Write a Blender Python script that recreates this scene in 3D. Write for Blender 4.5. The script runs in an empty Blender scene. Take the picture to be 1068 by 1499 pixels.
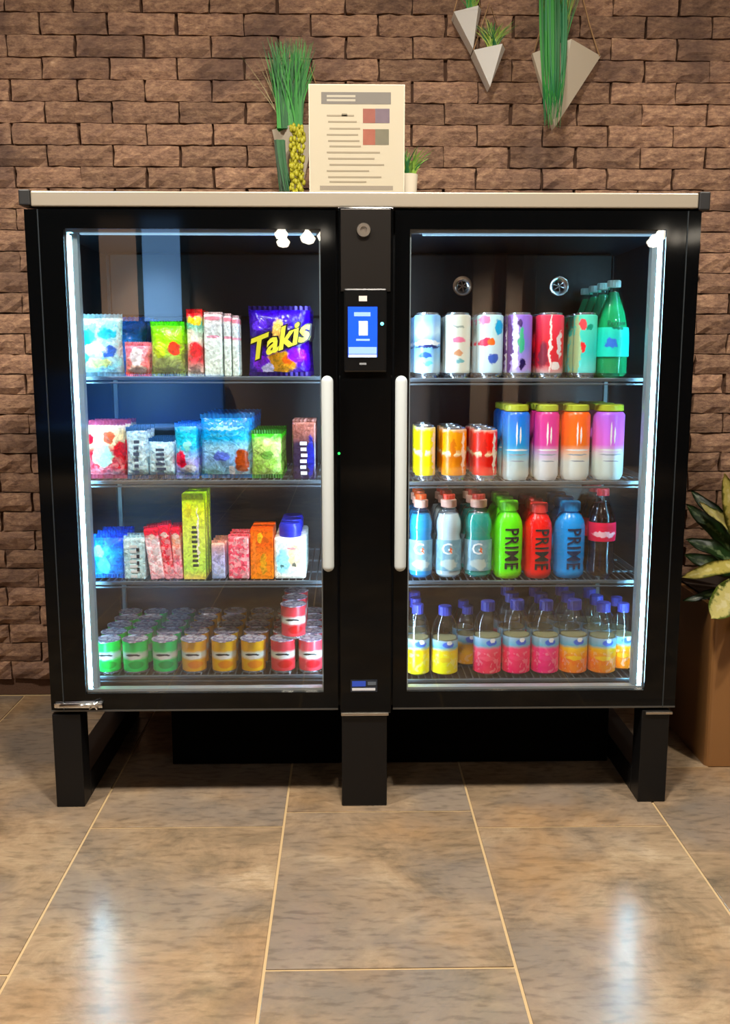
import bpy, bmesh, math, random
from mathutils import Vector, Matrix, noise
R = random.Random(7)
S = bpy.context.scene
COL = S.collection
PI = math.pi

# ---------------------------------------------------------------- camera, world, lights, exposure
CAM_D, CAM_H = 2.15, 1.07
PITCH, YAW, FPX = math.radians(9.1), math.radians(-1.09), 1370.0
cd = bpy.data.cameras.new('camera'); cam = bpy.data.objects.new('camera', cd); COL.objects.link(cam)
cam.location = (0, -CAM_D, CAM_H); cam.rotation_euler = (PI/2 - PITCH, 0, YAW)
cd.sensor_fit = 'VERTICAL'; cd.sensor_height = 36.0; cd.lens = FPX/1499*36.0; cd.clip_start = .02
S.camera = cam
w = bpy.data.worlds.new('world'); S.world = w; w.use_nodes = True
w.node_tree.nodes['Background'].inputs[0].default_value = (1.0, .9, .78, 1)
w.node_tree.nodes['Background'].inputs[1].default_value = .2
S.view_settings.view_transform = 'Standard'; S.view_settings.look = 'None'
S.view_settings.gamma = 1; S.view_settings.use_curve_mapping = False
S.view_settings.exposure = 0.0
S.cycles.use_denoising = True
S.cycles.max_bounces = 8; S.cycles.transparent_max_bounces = 24; S.cycles.caustics_reflective = False; S.cycles.caustics_refractive = False
# (x, y, power, radius) of the ceiling downlights
DOWNLIGHTS = [(-1.25, -.95, 58, .09), (.1, -1.05, 60, .09), (1.45, -.95, 38, .09), (-1.2, -3.2, 8, .12), (1.3, -3.2, 8, .12), (-1.9,-6.85,85,.12), (1.5,-6.85,95,.12)]  # last two are added to brighten the bench and curtains in the reflections
CEIL = 2.75
LED = 105.0

def at(px, py, Y=0.0):
    a = (px-534)/FPX; b = -(py-749.5)/FPX
    d = (a, math.cos(PITCH)+b*math.sin(PITCH), -math.sin(PITCH)+b*math.cos(PITCH))
    c, s = math.cos(YAW), math.sin(YAW)
    d = (d[0]*c-d[1]*s, d[0]*s+d[1]*c, d[2]); t = (Y+CAM_D)/d[1]
    return Vector((d[0]*t, Y, CAM_H+d[2]*t))

# ---------------------------------------------------------------- materials
def lin(h):
    if not isinstance(h, str): return tuple(h[:3])+(1,)
    v = [int(h[i:i+2], 16)/255 for i in (0, 2, 4)]
    return tuple(c/12.92 if c <= .04045 else ((c+.055)/1.055)**2.4 for c in v)+(1,)
def newmat(name):
    m = bpy.data.materials.new(name); m.use_nodes = True
    return m, m.node_tree.nodes, m.node_tree.links, m.node_tree.nodes['Principled BSDF']
def pm(name, col, rough=.5, metal=0, coat=0, bump=0, bscale=50, emit=0, spec=None, sss=0, var=0):
    m, N, L, b = newmat(name)
    b.inputs['Base Color'].default_value = lin(col); b.inputs['Roughness'].default_value = rough
    b.inputs['Metallic'].default_value = metal; b.inputs['Coat Weight'].default_value = coat
    if spec is not None: b.inputs['Specular IOR Level'].default_value = spec
    if emit: b.inputs['Emission Color'].default_value = lin(col); b.inputs['Emission Strength'].default_value = emit
    tc = N.new('ShaderNodeTexCoord')
    if bump or var:
        n = N.new('ShaderNodeTexNoise'); n.inputs['Scale'].default_value = bscale; n.inputs['Detail'].default_value = 4
        L.new(tc.outputs['Object'], n.inputs['Vector'])
    if bump:
        bp = N.new('ShaderNodeBump'); bp.inputs['Strength'].default_value = bump; bp.inputs['Distance'].default_value = .004
        L.new(n.outputs[0], bp.inputs['Height']); L.new(bp.outputs[0], b.inputs['Normal'])
    if var:
        mx = N.new('ShaderNodeMix'); mx.data_type = 'RGBA'; mx.blend_type = 'MULTIPLY'; mx.inputs[0].default_value = var
        mx.inputs[6].default_value = lin(col); L.new(n.outputs[0], mx.inputs[7]); L.new(mx.outputs[2], b.inputs['Base Color'])
    return m
def clearmat(name, col, refl=1.0, ior=1.45, rough=.02, tint=1.0):
    # thin clear glass or plastic: fresnel mix of a straight-through pane and a sharp reflection
    m, N, L, b = newmat(name); N.remove(b)
    out = [n for n in N if n.type == 'OUTPUT_MATERIAL'][0]
    t = N.new('ShaderNodeBsdfTransparent'); t.inputs[0].default_value = lin(col)
    g = N.new('ShaderNodeBsdfGlossy'); g.inputs['Roughness'].default_value = rough; g.inputs[0].default_value = (1, 1, 1, 1)
    lw = N.new('ShaderNodeLayerWeight'); lw.inputs[0].default_value = .5      # Schlick reflectance, the same from both sides of the pane
    pw = N.new('ShaderNodeMath'); pw.operation = 'POWER'; L.new(lw.outputs['Facing'], pw.inputs[0]); pw.inputs[1].default_value = 5
    f0 = ((ior-1)/(ior+1))**2; f = N.new('ShaderNodeMath'); f.operation = 'MULTIPLY_ADD'; L.new(pw.outputs[0], f.inputs[0]); f.inputs[1].default_value = 1-f0; f.inputs[2].default_value = f0
    k = N.new('ShaderNodeMath'); k.operation = 'MULTIPLY'; k.inputs[1].default_value = refl; k.use_clamp = True
    mx = N.new('ShaderNodeMixShader')
    L.new(f.outputs[0], k.inputs[0]); L.new(k.outputs[0], mx.inputs[0]); L.new(t.outputs[0], mx.inputs[1]); L.new(g.outputs[0], mx.inputs[2]); L.new(mx.outputs[0], out.inputs[0])
    return m
_artn = [0]; BAGS = [0]
def boost(hx, s=1.3, v=1.12):
    if BAGS[0]: s, v = 1.4, 1.3
    import colorsys
    a = [int(hx[i:i+2], 16)/255 for i in (0, 2, 4)]; H_, S_, V_ = colorsys.rgb_to_hsv(*a)
    if S_ < .12: s = 1.0
    a = colorsys.hsv_to_rgb(H_, min(1, S_*s), min(1, V_*v)); return ''.join('%02x' % int(c*255) for c in a)
def art(h, stops, blobs=(), speck=None, amp=.010, nscale=70, rough=.3, metal=0.0, const=False, zoff=0.0):
    """printed packaging: colour bands up the height h, soft ellipses (x,z,rx,rz,col), and a speckled palette (amount, scale, [cols], z0, z1)"""
    _artn[0] += 1
    stops = [(p, boost(c)) for p, c in stops]; blobs = [b_[:4]+(boost(b_[4]),) for b_ in blobs]
    if speck: speck = (speck[0], speck[1], [boost(c) for c in speck[2]])+tuple(speck[3:])
    m, N, L, b = newmat('printed packaging %d' % _artn[0])
    b.inputs['Roughness'].default_value = rough; b.inputs['Metallic'].default_value = metal
    tc = N.new('ShaderNodeTexCoord'); no = N.new('ShaderNodeTexNoise'); no.inputs['Scale'].default_value = nscale; no.inputs['Detail'].default_value = 3
    L.new(tc.outputs['Object'], no.inputs['Vector'])
    sb = N.new('ShaderNodeVectorMath'); sb.operation = 'SUBTRACT'; L.new(no.outputs['Color'], sb.inputs[0]); sb.inputs[1].default_value = (.5, .5, .5)
    sc = N.new('ShaderNodeVectorMath'); sc.operation = 'SCALE'; L.new(sb.outputs[0], sc.inputs[0]); sc.inputs['Scale'].default_value = amp*2
    ad = N.new('ShaderNodeVectorMath'); L.new(tc.outputs['Object'], ad.inputs[0]); L.new(sc.outputs[0], ad.inputs[1])
    sp = N.new('ShaderNodeSeparateXYZ'); L.new(ad.outputs[0], sp.inputs[0])
    mr = N.new('ShaderNodeMapRange'); mr.inputs[1].default_value = zoff; mr.inputs[2].default_value = zoff+h; L.new(sp.outputs[2], mr.inputs[0])
    cr = N.new('ShaderNodeValToRGB'); cr.color_ramp.interpolation = 'CONSTANT' if const else 'LINEAR'
    e = cr.color_ramp.elements
    while len(e) < len(stops): e.new(.5)
    for k, (p, c) in enumerate(stops): e[k].position = p; e[k].color = lin(c)
    L.new(mr.outputs[0], cr.inputs[0]); cur = cr.outputs[0]
    if speck:
        a, s, cols, z0, z1 = speck
        v = N.new('ShaderNodeTexVoronoi'); v.inputs['Scale'].default_value = s; L.new(ad.outputs[0], v.inputs['Vector'])
        r2 = N.new('ShaderNodeValToRGB'); r2.color_ramp.interpolation = 'CONSTANT'; e = r2.color_ramp.elements
        while len(e) < len(cols): e.new(.5)
        for k, c in enumerate(cols): e[k].position = k/len(cols); e[k].color = lin(c)
        sx = N.new('ShaderNodeSeparateColor'); L.new(v.outputs['Color'], sx.inputs[0]); L.new(sx.outputs[0], r2.inputs[0])
        g1 = N.new('ShaderNodeMath'); g1.operation = 'GREATER_THAN'; g1.inputs[1].default_value = z0; L.new(mr.outputs[0], g1.inputs[0])
        g2 = N.new('ShaderNodeMath'); g2.operation = 'LESS_THAN'; g2.inputs[1].default_value = z1; L.new(mr.outputs[0], g2.inputs[0])
        g3 = N.new('ShaderNodeMath'); g3.operation = 'MULTIPLY'; L.new(g1.outputs[0], g3.inputs[0]); L.new(g2.outputs[0], g3.inputs[1])
        g4 = N.new('ShaderNodeMath'); g4.operation = 'MULTIPLY'; L.new(g3.outputs[0], g4.inputs[0]); g4.inputs[1].default_value = a
        mx = N.new('ShaderNodeMix'); mx.data_type = 'RGBA'; L.new(g4.outputs[0], mx.inputs[0]); L.new(cur, mx.inputs[6]); L.new(r2.outputs[0], mx.inputs[7]); cur = mx.outputs[2]
    for (x, z, rx, rz, c) in blobs:
        mp = N.new('ShaderNodeVectorMath'); mp.operation = 'SUBTRACT'; L.new(ad.outputs[0], mp.inputs[0]); mp.inputs[1].default_value = (x, 0, zoff+z)
        m2 = N.new('ShaderNodeVectorMath'); m2.operation = 'MULTIPLY'; L.new(mp.outputs[0], m2.inputs[0]); m2.inputs[1].default_value = (1/rx, 0, 1/rz)
        ln = N.new('ShaderNodeVectorMath'); ln.operation = 'LENGTH'; L.new(m2.outputs[0], ln.inputs[0])
        q = N.new('ShaderNodeMapRange'); q.inputs[1].default_value = 1.12; q.inputs[2].default_value = .88; L.new(ln.outputs['Value'], q.inputs[0])
        mx = N.new('ShaderNodeMix'); mx.data_type = 'RGBA'; L.new(q.outputs[0], mx.inputs[0]); L.new(cur, mx.inputs[6]); mx.inputs[7].default_value = lin(c); cur = mx.outputs[2]
    if BAGS[0]:
        v2 = N.new('ShaderNodeTexVoronoi'); v2.inputs['Scale'].default_value = 170; L.new(ad.outputs[0], v2.inputs['Vector'])
        s2 = N.new('ShaderNodeSeparateColor'); L.new(v2.outputs['Color'], s2.inputs[0])
        q2 = N.new('ShaderNodeMapRange'); q2.inputs[3].default_value = .78; q2.inputs[4].default_value = 1.35; L.new(s2.outputs[1], q2.inputs[0])
        m2 = N.new('ShaderNodeMix'); m2.data_type = 'RGBA'; m2.blend_type = 'MULTIPLY'; m2.inputs[0].default_value = 1; L.new(cur, m2.inputs[6]); L.new(q2.outputs[0], m2.inputs[7]); cur = m2.outputs[2]
        n5 = N.new('ShaderNodeTexNoise'); n5.inputs['Scale'].default_value = 28; n5.inputs['Detail'].default_value = 3; n5.inputs['Distortion'].default_value = 1.2; L.new(tc.outputs['Object'], n5.inputs['Vector'])
        bp = N.new('ShaderNodeBump'); bp.inputs['Strength'].default_value = BAGS[0]; bp.inputs['Distance'].default_value = .012; L.new(n5.outputs[0], bp.inputs['Height']); L.new(bp.outputs[0], b.inputs['Normal'])
    L.new(cur, b.inputs['Base Color'])
    return m

BLACK_GLOSS = pm('black glossy door face', '050607', .06, spec=.22)
BLACK_MATTE = pm('black powder coat', '0b0b0c', .42, spec=.3, bump=.05, bscale=400)
CHAR = pm('charcoal brushed panel', '2a2724', .35, metal=.6)
INNER = pm('cooler liner dark grey', '101a24', .35)
STEEL = pm('brushed steel', 'b9b1a4', .33, metal=1)
SATIN = pm('satin top trim', 'a9a090', .42, metal=.5)
CHROME = pm('bright metal', 'd8d8d8', .15, metal=1)
GREYTRIM = pm('grey liner trim', '9aa6ad', .35, metal=.3)
WHITEP = pm('white plastic', 'ccd6d8', .4)
LEDM = pm('light strip diffuser', '9cdcf6', .4, emit=LED)
LEDTOP = pm('canopy light diffuser', 'b4e2ff', .4, emit=.6)
LEDFILL = pm('added fill emitter', 'c8e6ff', .4, emit=52)
GLASS = clearmat('door glass', (.97, .985, .99), 1.6, 1.5, .01)
RAIL = pm('zinc wire', '59656e', .4, metal=.6)
ALU = pm('can aluminium', 'cfd4d8', .25, metal=.9)
CLEARP = clearmat('clear bottle plastic', (.96, .98, .98), 1.6, 1.5, .08)
GREENGL = clearmat('green bottle glass', (.5, .95, .82), 1.6, 1.5, .05)

# ---------------------------------------------------------------- mesh helpers
def link(name, me, mat, parent=None, smooth=False):
    o = bpy.data.objects.new(name, me); COL.objects.link(o)
    if mat is not None:
        for mm in (mat if isinstance(mat, (list, tuple)) else [mat]): me.materials.append(mm)
    if smooth:
        for p in me.polygons: p.use_smooth = True
    if parent is not None: o.parent = parent
    return o
def fin(name, bm, mat, parent=None, smooth=False, recalc=True):
    if recalc: bmesh.ops.recalc_face_normals(bm, faces=bm.faces)
    me = bpy.data.meshes.new(name); bm.to_mesh(me); bm.free()
    return link(name, me, mat, parent, smooth)
def bx(bm, x0, x1, y0, y1, z0, z1, bev=0, mi=0):
    r = bmesh.ops.create_cube(bm, size=1)
    for v in r['verts']: v.co = Vector((x0+(v.co.x+.5)*(x1-x0), y0+(v.co.y+.5)*(y1-y0), z0+(v.co.z+.5)*(z1-z0)))
    fs = {f for v in r['verts'] for f in v.link_faces}
    for f in fs: f.material_index = mi
    if bev:
        es = list({e for v in r['verts'] for e in v.link_edges})
        bmesh.ops.bevel(bm, geom=es, offset=bev, segments=2, profile=.5, affect='EDGES')
def box(name, x0, x1, y0, y1, z0, z1, mat, parent=None, bev=0):
    bm = bmesh.new(); bx(bm, x0, x1, y0, y1, z0, z1, bev); return fin(name, bm, mat, parent)
def lathe_bm(prof, seg=20, bm=None, cx=0, cy=0):
    bm = bm or bmesh.new(); rings = []
    for r, z in prof:
        if r < 1e-5: rings.append([bm.verts.new((cx, cy, z))])
        else: rings.append([bm.verts.new((cx+r*math.cos(2*PI*k/seg), cy+r*math.sin(2*PI*k/seg), z)) for k in range(seg)])
    for a, b in zip(rings, rings[1:]):
        for k in range(seg):
            j = (k+1) % seg
            if len(a) == 1 and len(b) == 1: continue
            if len(a) == 1: bm.faces.new((a[0], b[j], b[k]))
            elif len(b) == 1: bm.faces.new((a[k], a[j], b[0]))
            else: bm.faces.new((a[k], a[j], b[j], b[k]))
    return bm
def lathe(name, prof, mat, parent=None, seg=20, smooth=True):
    o = fin(name, lathe_bm(prof, seg), mat, parent, smooth)
    if smooth: o.data.set_sharp_from_angle(angle=math.radians(40))
    return o
def tube(bm, pts, r, seg=8, taper=None):
    pts = [Vector(p) for p in pts]; rings = []
    for i, p in enumerate(pts):
        d = (pts[min(i+1, len(pts)-1)]-pts[max(i-1, 0)]).normalized()
        a = d.cross(Vector((0, 0, 1)));
        if a.length < 1e-3: a = d.cross(Vector((1, 0, 0)))
        a.normalize(); b = d.cross(a); rr = r if taper is None else r*taper[i]
        rings.append([bm.verts.new(p+(a*math.cos(2*PI*k/seg)+b*math.sin(2*PI*k/seg))*rr) for k in range(seg)])
    for A, B in zip(rings, rings[1:]):
        for k in range(seg): bm.faces.new((A[k], A[(k+1) % seg], B[(k+1) % seg], B[k]))
    bm.faces.new(rings[0][::-1]); bm.faces.new(rings[-1])
def empty(name, loc, rz=0):
    o = bpy.data.objects.new(name, None); COL.objects.link(o); o.location = loc; o.rotation_euler = (0, 0, rz); o.empty_display_size = .05; return o
def tag(o, label=None, cat=None, group=None, kind=None):
    if label: o['label'] = label
    if cat: o['category'] = cat
    if group: o['group'] = group
    if kind: o['kind'] = kind
    return o
def dup(root):
    r = root.copy(); COL.objects.link(r)
    for ch in root.children:
        c = ch.copy(); COL.objects.link(c); c.parent = r
        for g in ch.children:
            d = g.copy(); COL.objects.link(d); d.parent = c
    return r
def text(name, s, size, mat, parent, at_, bend=0.0, vertical=False, shear=0, ext=.0006, bold=.0, sx=1.0, arc=0.0, space=1.0):
    cu = bpy.data.curves.new('t', 'FONT'); cu.body = s; cu.size = size; cu.space_character = space; cu.align_x = 'CENTER'; cu.align_y = 'CENTER'
    cu.shear = shear; cu.extrude = ext; cu.offset = bold; cu.resolution_u = 2
    o = bpy.data.objects.new('t', cu); COL.objects.link(o); bpy.context.view_layer.update()
    me = bpy.data.meshes.new_from_object(o.evaluated_get(bpy.context.evaluated_depsgraph_get()))
    bpy.data.objects.remove(o); bpy.data.curves.remove(cu)
    X, Y, Z = at_
    if bend:   # short edges so that the lettering follows the round surface
        b_m = bmesh.new(); b_m.from_mesh(me); bmesh.ops.triangulate(b_m, faces=b_m.faces[:])
        for _ in range(4):
            lg_ = [e for e in b_m.edges if e.calc_length() > .007]
            if not lg_: break
            bmesh.ops.subdivide_edges(b_m, edges=lg_, cuts=1); bmesh.ops.triangulate(b_m, faces=b_m.faces[:])
        b_m.to_mesh(me); b_m.free()
    for v in me.vertices:
        x, y, z = v.co.x*sx, v.co.y, v.co.z
        if vertical: x, y = y, -x
        y += arc*x*x if not vertical else 0
        x += X; y += Z
        if bend: a = x/bend; v.co = Vector(((bend+z+.0004)*math.sin(a), -(bend+z+.0004)*math.cos(a), y))
        else: v.co = Vector((x, Y-z, y))
    me.materials.clear()
    return link(name, me, mat, parent)

# ================================================================ SETTING
WALLY = .78
# floor ---------------------------------------------------------------
def tile_mat():
    m, N, L, b = newmat('slate look floor tile')
    g = N.new('ShaderNodeNewGeometry'); oi = N.new('ShaderNodeObjectInfo')
    off = N.new('ShaderNodeVectorMath'); off.operation = 'SCALE'; off.inputs['Scale'].default_value = 3.7
    cb = N.new('ShaderNodeCombineXYZ'); L.new(oi.outputs['Random'], cb.inputs[0]); L.new(oi.outputs['Random'], cb.inputs[1]); cb.inputs[2].default_value = .3
    L.new(cb.outputs[0], off.inputs[0])
    p = N.new('ShaderNodeVectorMath'); L.new(g.outputs['Position'], p.inputs[0]); L.new(off.outputs[0], p.inputs[1])
    st = N.new('ShaderNodeVectorMath'); st.operation = 'MULTIPLY'; st.inputs[1].default_value = (2.6, 3.4, 1); L.new(p.outputs[0], st.inputs[0])
    n1 = N.new('ShaderNodeTexNoise'); n1.inputs['Scale'].default_value = 1.6; n1.inputs['Detail'].default_value = 9; n1.inputs['Roughness'].default_value = .72; n1.inputs['Distortion'].default_value = .6; L.new(st.outputs[0], n1.inputs['Vector'])
    c1 = N.new('ShaderNodeValToRGB'); e = c1.color_ramp.elements
    for k, (q, c) in enumerate([(.28, '5f5548'), (.41, '7d6c57'), (.51, '917b62'), (.61, 'a08b70'), (.76, 'b7a389')]):
        if k > 1: e.new(q)
        e[k].position = q; e[k].color = lin(c)
    L.new(n1.outputs[0], c1.inputs[0])
    n2 = N.new('ShaderNodeTexNoise'); n2.inputs['Scale'].default_value = 2.6; n2.inputs['Detail'].default_value = 4; L.new(p.outputs[0], n2.inputs['Vector'])
    r2 = N.new('ShaderNodeMapRange'); r2.inputs[1].default_value = .52; r2.inputs[2].default_value = .72; r2.inputs[4].default_value = .5; L.new(n2.outputs[0], r2.inputs[0])
    mx = N.new('ShaderNodeMix'); mx.data_type = 'RGBA'; L.new(r2.outputs[0], mx.inputs[0]); L.new(c1.outputs[0], mx.inputs[6]); mx.inputs[7].default_value = lin('a27848')
    n3 = N.new('ShaderNodeTexNoise'); n3.inputs['Scale'].default_value = 3.1; n3.inputs['Detail'].default_value = 4
    p3 = N.new('ShaderNodeVectorMath'); L.new(p.outputs[0], p3.inputs[0]); p3.inputs[1].default_value = (9, 4, 2); L.new(p3.outputs[0], n3.inputs['Vector'])
    r3 = N.new('ShaderNodeMapRange'); r3.inputs[1].default_value = .46; r3.inputs[2].default_value = .64; r3.inputs[4].default_value = .65; L.new(n3.outputs[0], r3.inputs[0])
    m3 = N.new('ShaderNodeMix'); m3.data_type = 'RGBA'; L.new(r3.outputs[0], m3.inputs[0]); L.new(mx.outputs[2], m3.inputs[6]); m3.inputs[7].default_value = lin('77706a')
    # fine dark streaks across
    s4 = N.new('ShaderNodeVectorMath'); s4.operation = 'MULTIPLY'; s4.inputs[1].default_value = (22, 70, 1); L.new(p.outputs[0], s4.inputs[0])
    n4 = N.new('ShaderNodeTexNoise'); n4.inputs['Scale'].default_value = 1; n4.inputs['Detail'].default_value = 5; L.new(s4.outputs[0], n4.inputs['Vector'])
    r4 = N.new('ShaderNodeMapRange'); r4.inputs[1].default_value = .34; r4.inputs[2].default_value = .5; r4.inputs[3].default_value = .74; r4.inputs[4].default_value = 1.0; L.new(n4.outputs[0], r4.inputs[0])
    m4 = N.new('ShaderNodeMix'); m4.data_type = 'RGBA'; m4.blend_type = 'MULTIPLY'; m4.inputs[0].default_value = 1; L.new(m3.outputs[2], m4.inputs[6]); L.new(r4.outputs[0], m4.inputs[7])
    L.new(m4.outputs[2], b.inputs['Base Color'])
    rr = N.new('ShaderNodeMapRange'); rr.inputs[3].default_value = .16; rr.inputs[4].default_value = .28; L.new(n1.outputs[0], rr.inputs[0]); L.new(rr.outputs[0], b.inputs['Roughness'])
    bp = N.new('ShaderNodeBump'); bp.inputs['Strength'].default_value = .12; bp.inputs['Distance'].default_value = .003; L.new(n1.outputs[0], bp.inputs['Height']); L.new(bp.outputs[0], b.inputs['Normal'])
    return m
TILE = tile_mat(); GROUT = pm('pale sand grout', 'b59b72', .8, bump=.3, bscale=300)
fo = box('floor', -3.5, 3.5, -7.5, WALLY+.12, -.05, -.0025, GROUT); tag(fo, kind='structure')
colx = [-1.950, -1.5, -1.05, -.6, -.151, .299, .749, 1.2, 1.65, 2.1]
joints = {2: [WALLY, .577, -.633, -1.53, -2.4], 3: [WALLY, -.105, -1.0, -1.9, -2.4], 4: [WALLY, .56, -.036, -.629, -1.22, -1.82, -2.4],
          5: [WALLY, -.118, -1.02, -1.9, -2.4], 6: [WALLY, .20, -.7, -1.6, -2.4]}
for i in range(len(colx)-1):
    js = joints.get(i, [WALLY, .35-.17*(i % 3), -.55-.17*(i % 3), -1.45, -2.4])
    for a, b_ in zip(js, js[1:]):
        g = .0028
        t = box('tile', colx[i]+g, colx[i+1]-g, b_+g, min(a-g, WALLY-.001), -.0035, 0, TILE, fo, .0012)
for (x0, x1, y0, y1) in ((-3.5, 3.5, -7.5, -2.4), (-3.5, -1.95, -2.4, WALLY), (2.1, 3.5, -2.4, WALLY)):
    bm = bmesh.new()
    nx = max(1, round((x1-x0)/.45)); ny = max(1, round((y1-y0)/.9))
    for i in range(nx):
        for j in range(ny):
            bx(bm, x0+(x1-x0)*i/nx+.003, x0+(x1-x0)*(i+1)/nx-.003, y0+(y1-y0)*j/ny+.003, y0+(y1-y0)*(j+1)/ny-.003, -.0035, 0)
    tag(fin('far_tiles', bm, TILE, fo), kind='stuff')

# brick wall ------------------------------------------------------------
def brick_mat():
    m, N, L, b = newmat('rough brown brick')
    g = N.new('ShaderNodeNewGeometry'); oi = N.new('ShaderNodeObjectInfo')
    n1 = N.new('ShaderNodeTexNoise'); n1.inputs['Scale'].default_value = 4.2; n1.inputs['Detail'].default_value = 3; L.new(g.outputs['Position'], n1.inputs['Vector'])
    s = N.new('ShaderNodeVectorMath'); s.operation = 'MULTIPLY'; s.inputs[1].default_value = (24, 1, 52); L.new(g.outputs['Position'], s.inputs[0])
    n2 = N.new('ShaderNodeTexNoise'); n2.inputs['Scale'].default_value = 1.4; n2.inputs['Detail'].default_value = 10; n2.inputs['Roughness'].default_value = .8; L.new(s.outputs[0], n2.inputs['Vector'])
    c = N.new('ShaderNodeValToRGB'); e = c.color_ramp.elements
    for k, (q, cc) in enumerate([(.34, '664836'), (.46, '987560'), (.56, 'b58f71'), (.68, 'dab695')]):
        if k > 1: e.new(q)
        e[k].position = q; e[k].color = lin(cc)
    L.new(n2.outputs[0], c.inputs[0])
    r = N.new('ShaderNodeMapRange'); r.inputs[1].default_value = .52; r.inputs[2].default_value = .68; r.inputs[4].default_value = .65; L.new(n1.outputs[0], r.inputs[0])
    mx = N.new('ShaderNodeMix'); mx.data_type = 'RGBA'; L.new(r.outputs[0], mx.inputs[0]); L.new(c.outputs[0], mx.inputs[6]); mx.inputs[7].default_value = lin('5c4640')
    v = N.new('ShaderNodeMapRange'); v.inputs[3].default_value = .72; v.inputs[4].default_value = 1.22; L.new(oi.outputs['Random'], v.inputs[0])
    m2 = N.new('ShaderNodeMix'); m2.data_type = 'RGBA'; m2.blend_type = 'MULTIPLY'; m2.inputs[0].default_value = 1; L.new(mx.outputs[2], m2.inputs[6]); L.new(v.outputs[0], m2.inputs[7])
    L.new(m2.outputs[2], b.inputs['Base Color']); b.inputs['Roughness'].default_value = .62
    bp = N.new('ShaderNodeBump'); bp.inputs['Strength'].default_value = .9; bp.inputs['Distance'].default_value = .010; L.new(n2.outputs[0], bp.inputs['Height']); L.new(bp.outputs[0], b.inputs['Normal'])
    return m
BRICK = brick_mat(); MORTAR = pm('dark brown mortar', '5a4030', .9, bump=.5, bscale=200)
wb = box('wall_back', -3.5, 3.5, WALLY+.012, WALLY+.12, 0, CEIL, MORTAR); tag(wb, kind='structure')
BP, CP = .1965, .0611
z275 = at(300, 276, WALLY).z; x112 = at(112, 95, WALLY).x
def brick_mesh(seed, ln=BP-.0065):
    rr = random.Random(seed); bm = bmesh.new(); nx, nz = 7, 3; hh = CP-.003; gv = {}
    for i in range(nx+1):
        for j in range(nz+1):
            u, v_ = i/nx, j/nz; edge = (i in (0, nx)) or (j in (0, nz))
            y = (-.004 if edge else -.012)+rr.uniform(-.0055, .0055)
            gv[i, j] = bm.verts.new(((u-.5)*ln+(rr.uniform(-.002, .002)), y, (v_-.5)*hh+(rr.uniform(-.0015, .0015))))
    for i in range(nx):
        for j in range(nz): bm.faces.new((gv[i, j], gv[i+1, j], gv[i+1, j+1], gv[i, j+1]))
    per = [gv[i, 0] for i in range(nx+1)]+[gv[nx, j] for j in range(1, nz+1)]+[gv[i, nz] for i in range(nx-1, -1, -1)]+[gv[0, j] for j in range(nz-1, 0, -1)]
    bk = [bm.verts.new((v.co.x, .0125, v.co.z)) for v in per]
    for k in range(len(per)):
        j = (k+1) % len(per); bm.faces.new((per[j], per[k], bk[k], bk[j]))
    me = bpy.data.meshes.new('brick'); bm.to_mesh(me); bm.free(); me.materials.append(BRICK)
    return me
BM_ = [brick_mesh(100+k) for k in range(12)]
rest = bmesh.new(); n_ind = 0
rows = range(-int(z275/CP)-1, int((CEIL-z275)/CP)+1)
for r in rows:
    zc = z275+(r+.5)*CP
    if zc < CP*.5 or zc > CEIL-CP*.4: continue
    for c in range(-17, 20):
        xc = x112+(c+.5*((r+1) % 2))*BP+R.uniform(-.003, .003)
        if abs(xc) > 3.4: continue
        hid = (-.66 < xc < .74 and zc < 1.50)
        if -1.32 < xc < 1.30 and zc < 2.16 and not hid and n_ind < 300:
            o = bpy.data.objects.new('brick', BM_[R.randrange(12)]); COL.objects.link(o); o.parent = wb; o.location = (xc, WALLY+R.uniform(-.002, .0015), zc); o.rotation_euler = (0, R.uniform(-.006, .006)+(PI if R.random() < .5 else 0), 0); n_ind += 1
        else:
            me = BM_[R.randrange(12)]; n0 = len(rest.verts)
            rest.from_mesh(me); rest.verts.ensure_lookup_table()
            for v in rest.verts[n0:]: v.co += Vector((xc, WALLY, zc))
ro = fin('rest_of_bricks', rest, BRICK, wb, recalc=False); tag(ro, kind='stuff')

# rest of the room (seen only as reflections in the doors) ---------------------
PLAST = pm('warm plaster', '7d6a58', .85, bump=.1, bscale=60, var=.2)
CEILM = pm('ceiling paint', 'cfc4b4', .9)
for nm, a in (('wall_left', (-3.6, -3.5, -7.5, WALLY+.12, 0, CEIL)), ('wall_right', (3.5, 3.6, -7.5, WALLY+.12, 0, CEIL)), ('wall_front', (-3.6, 3.6, -7.6, -7.5, 0, CEIL))):
    tag(box(nm, *a, PLAST), kind='structure')
tag(box('ceiling', -3.6, 3.6, -7.6, WALLY+.12, CEIL, CEIL+.1, CEILM), kind='structure')
WOODB = pm('brown stained wood', '5b3f28', .5, var=.5, bscale=8)
FY = -7.45
def wpt(px, py): v = at(px, py, 7.45); return v.x, v.z       # where the far wall shows as a reflection in the doors
xa, zb_ = wpt(150, 470); xb, zt_ = wpt(262, 318)
wn = box('window_1', xa-.1, xb+.08, FY-.05, FY+.01, zb_-.08, min(zt_, 2.6)+.06, pm('window frame', '2a2a2a', .5)); tag(wn, kind='structure')
xm = wpt(205, 400)[0]; zt_ = min(zt_, 2.6)
box('pane', xa, xm-.03, FY+.01, FY+.02, zb_, zt_, pm('blind drawn in window', '8a6e58', .6, emit=2.6), wn)
box('pane', xm+.03, xb, FY+.01, FY+.02, zb_, zt_, pm('evening sky in window', '6f9fd4', .3, emit=2.6), wn)
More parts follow.
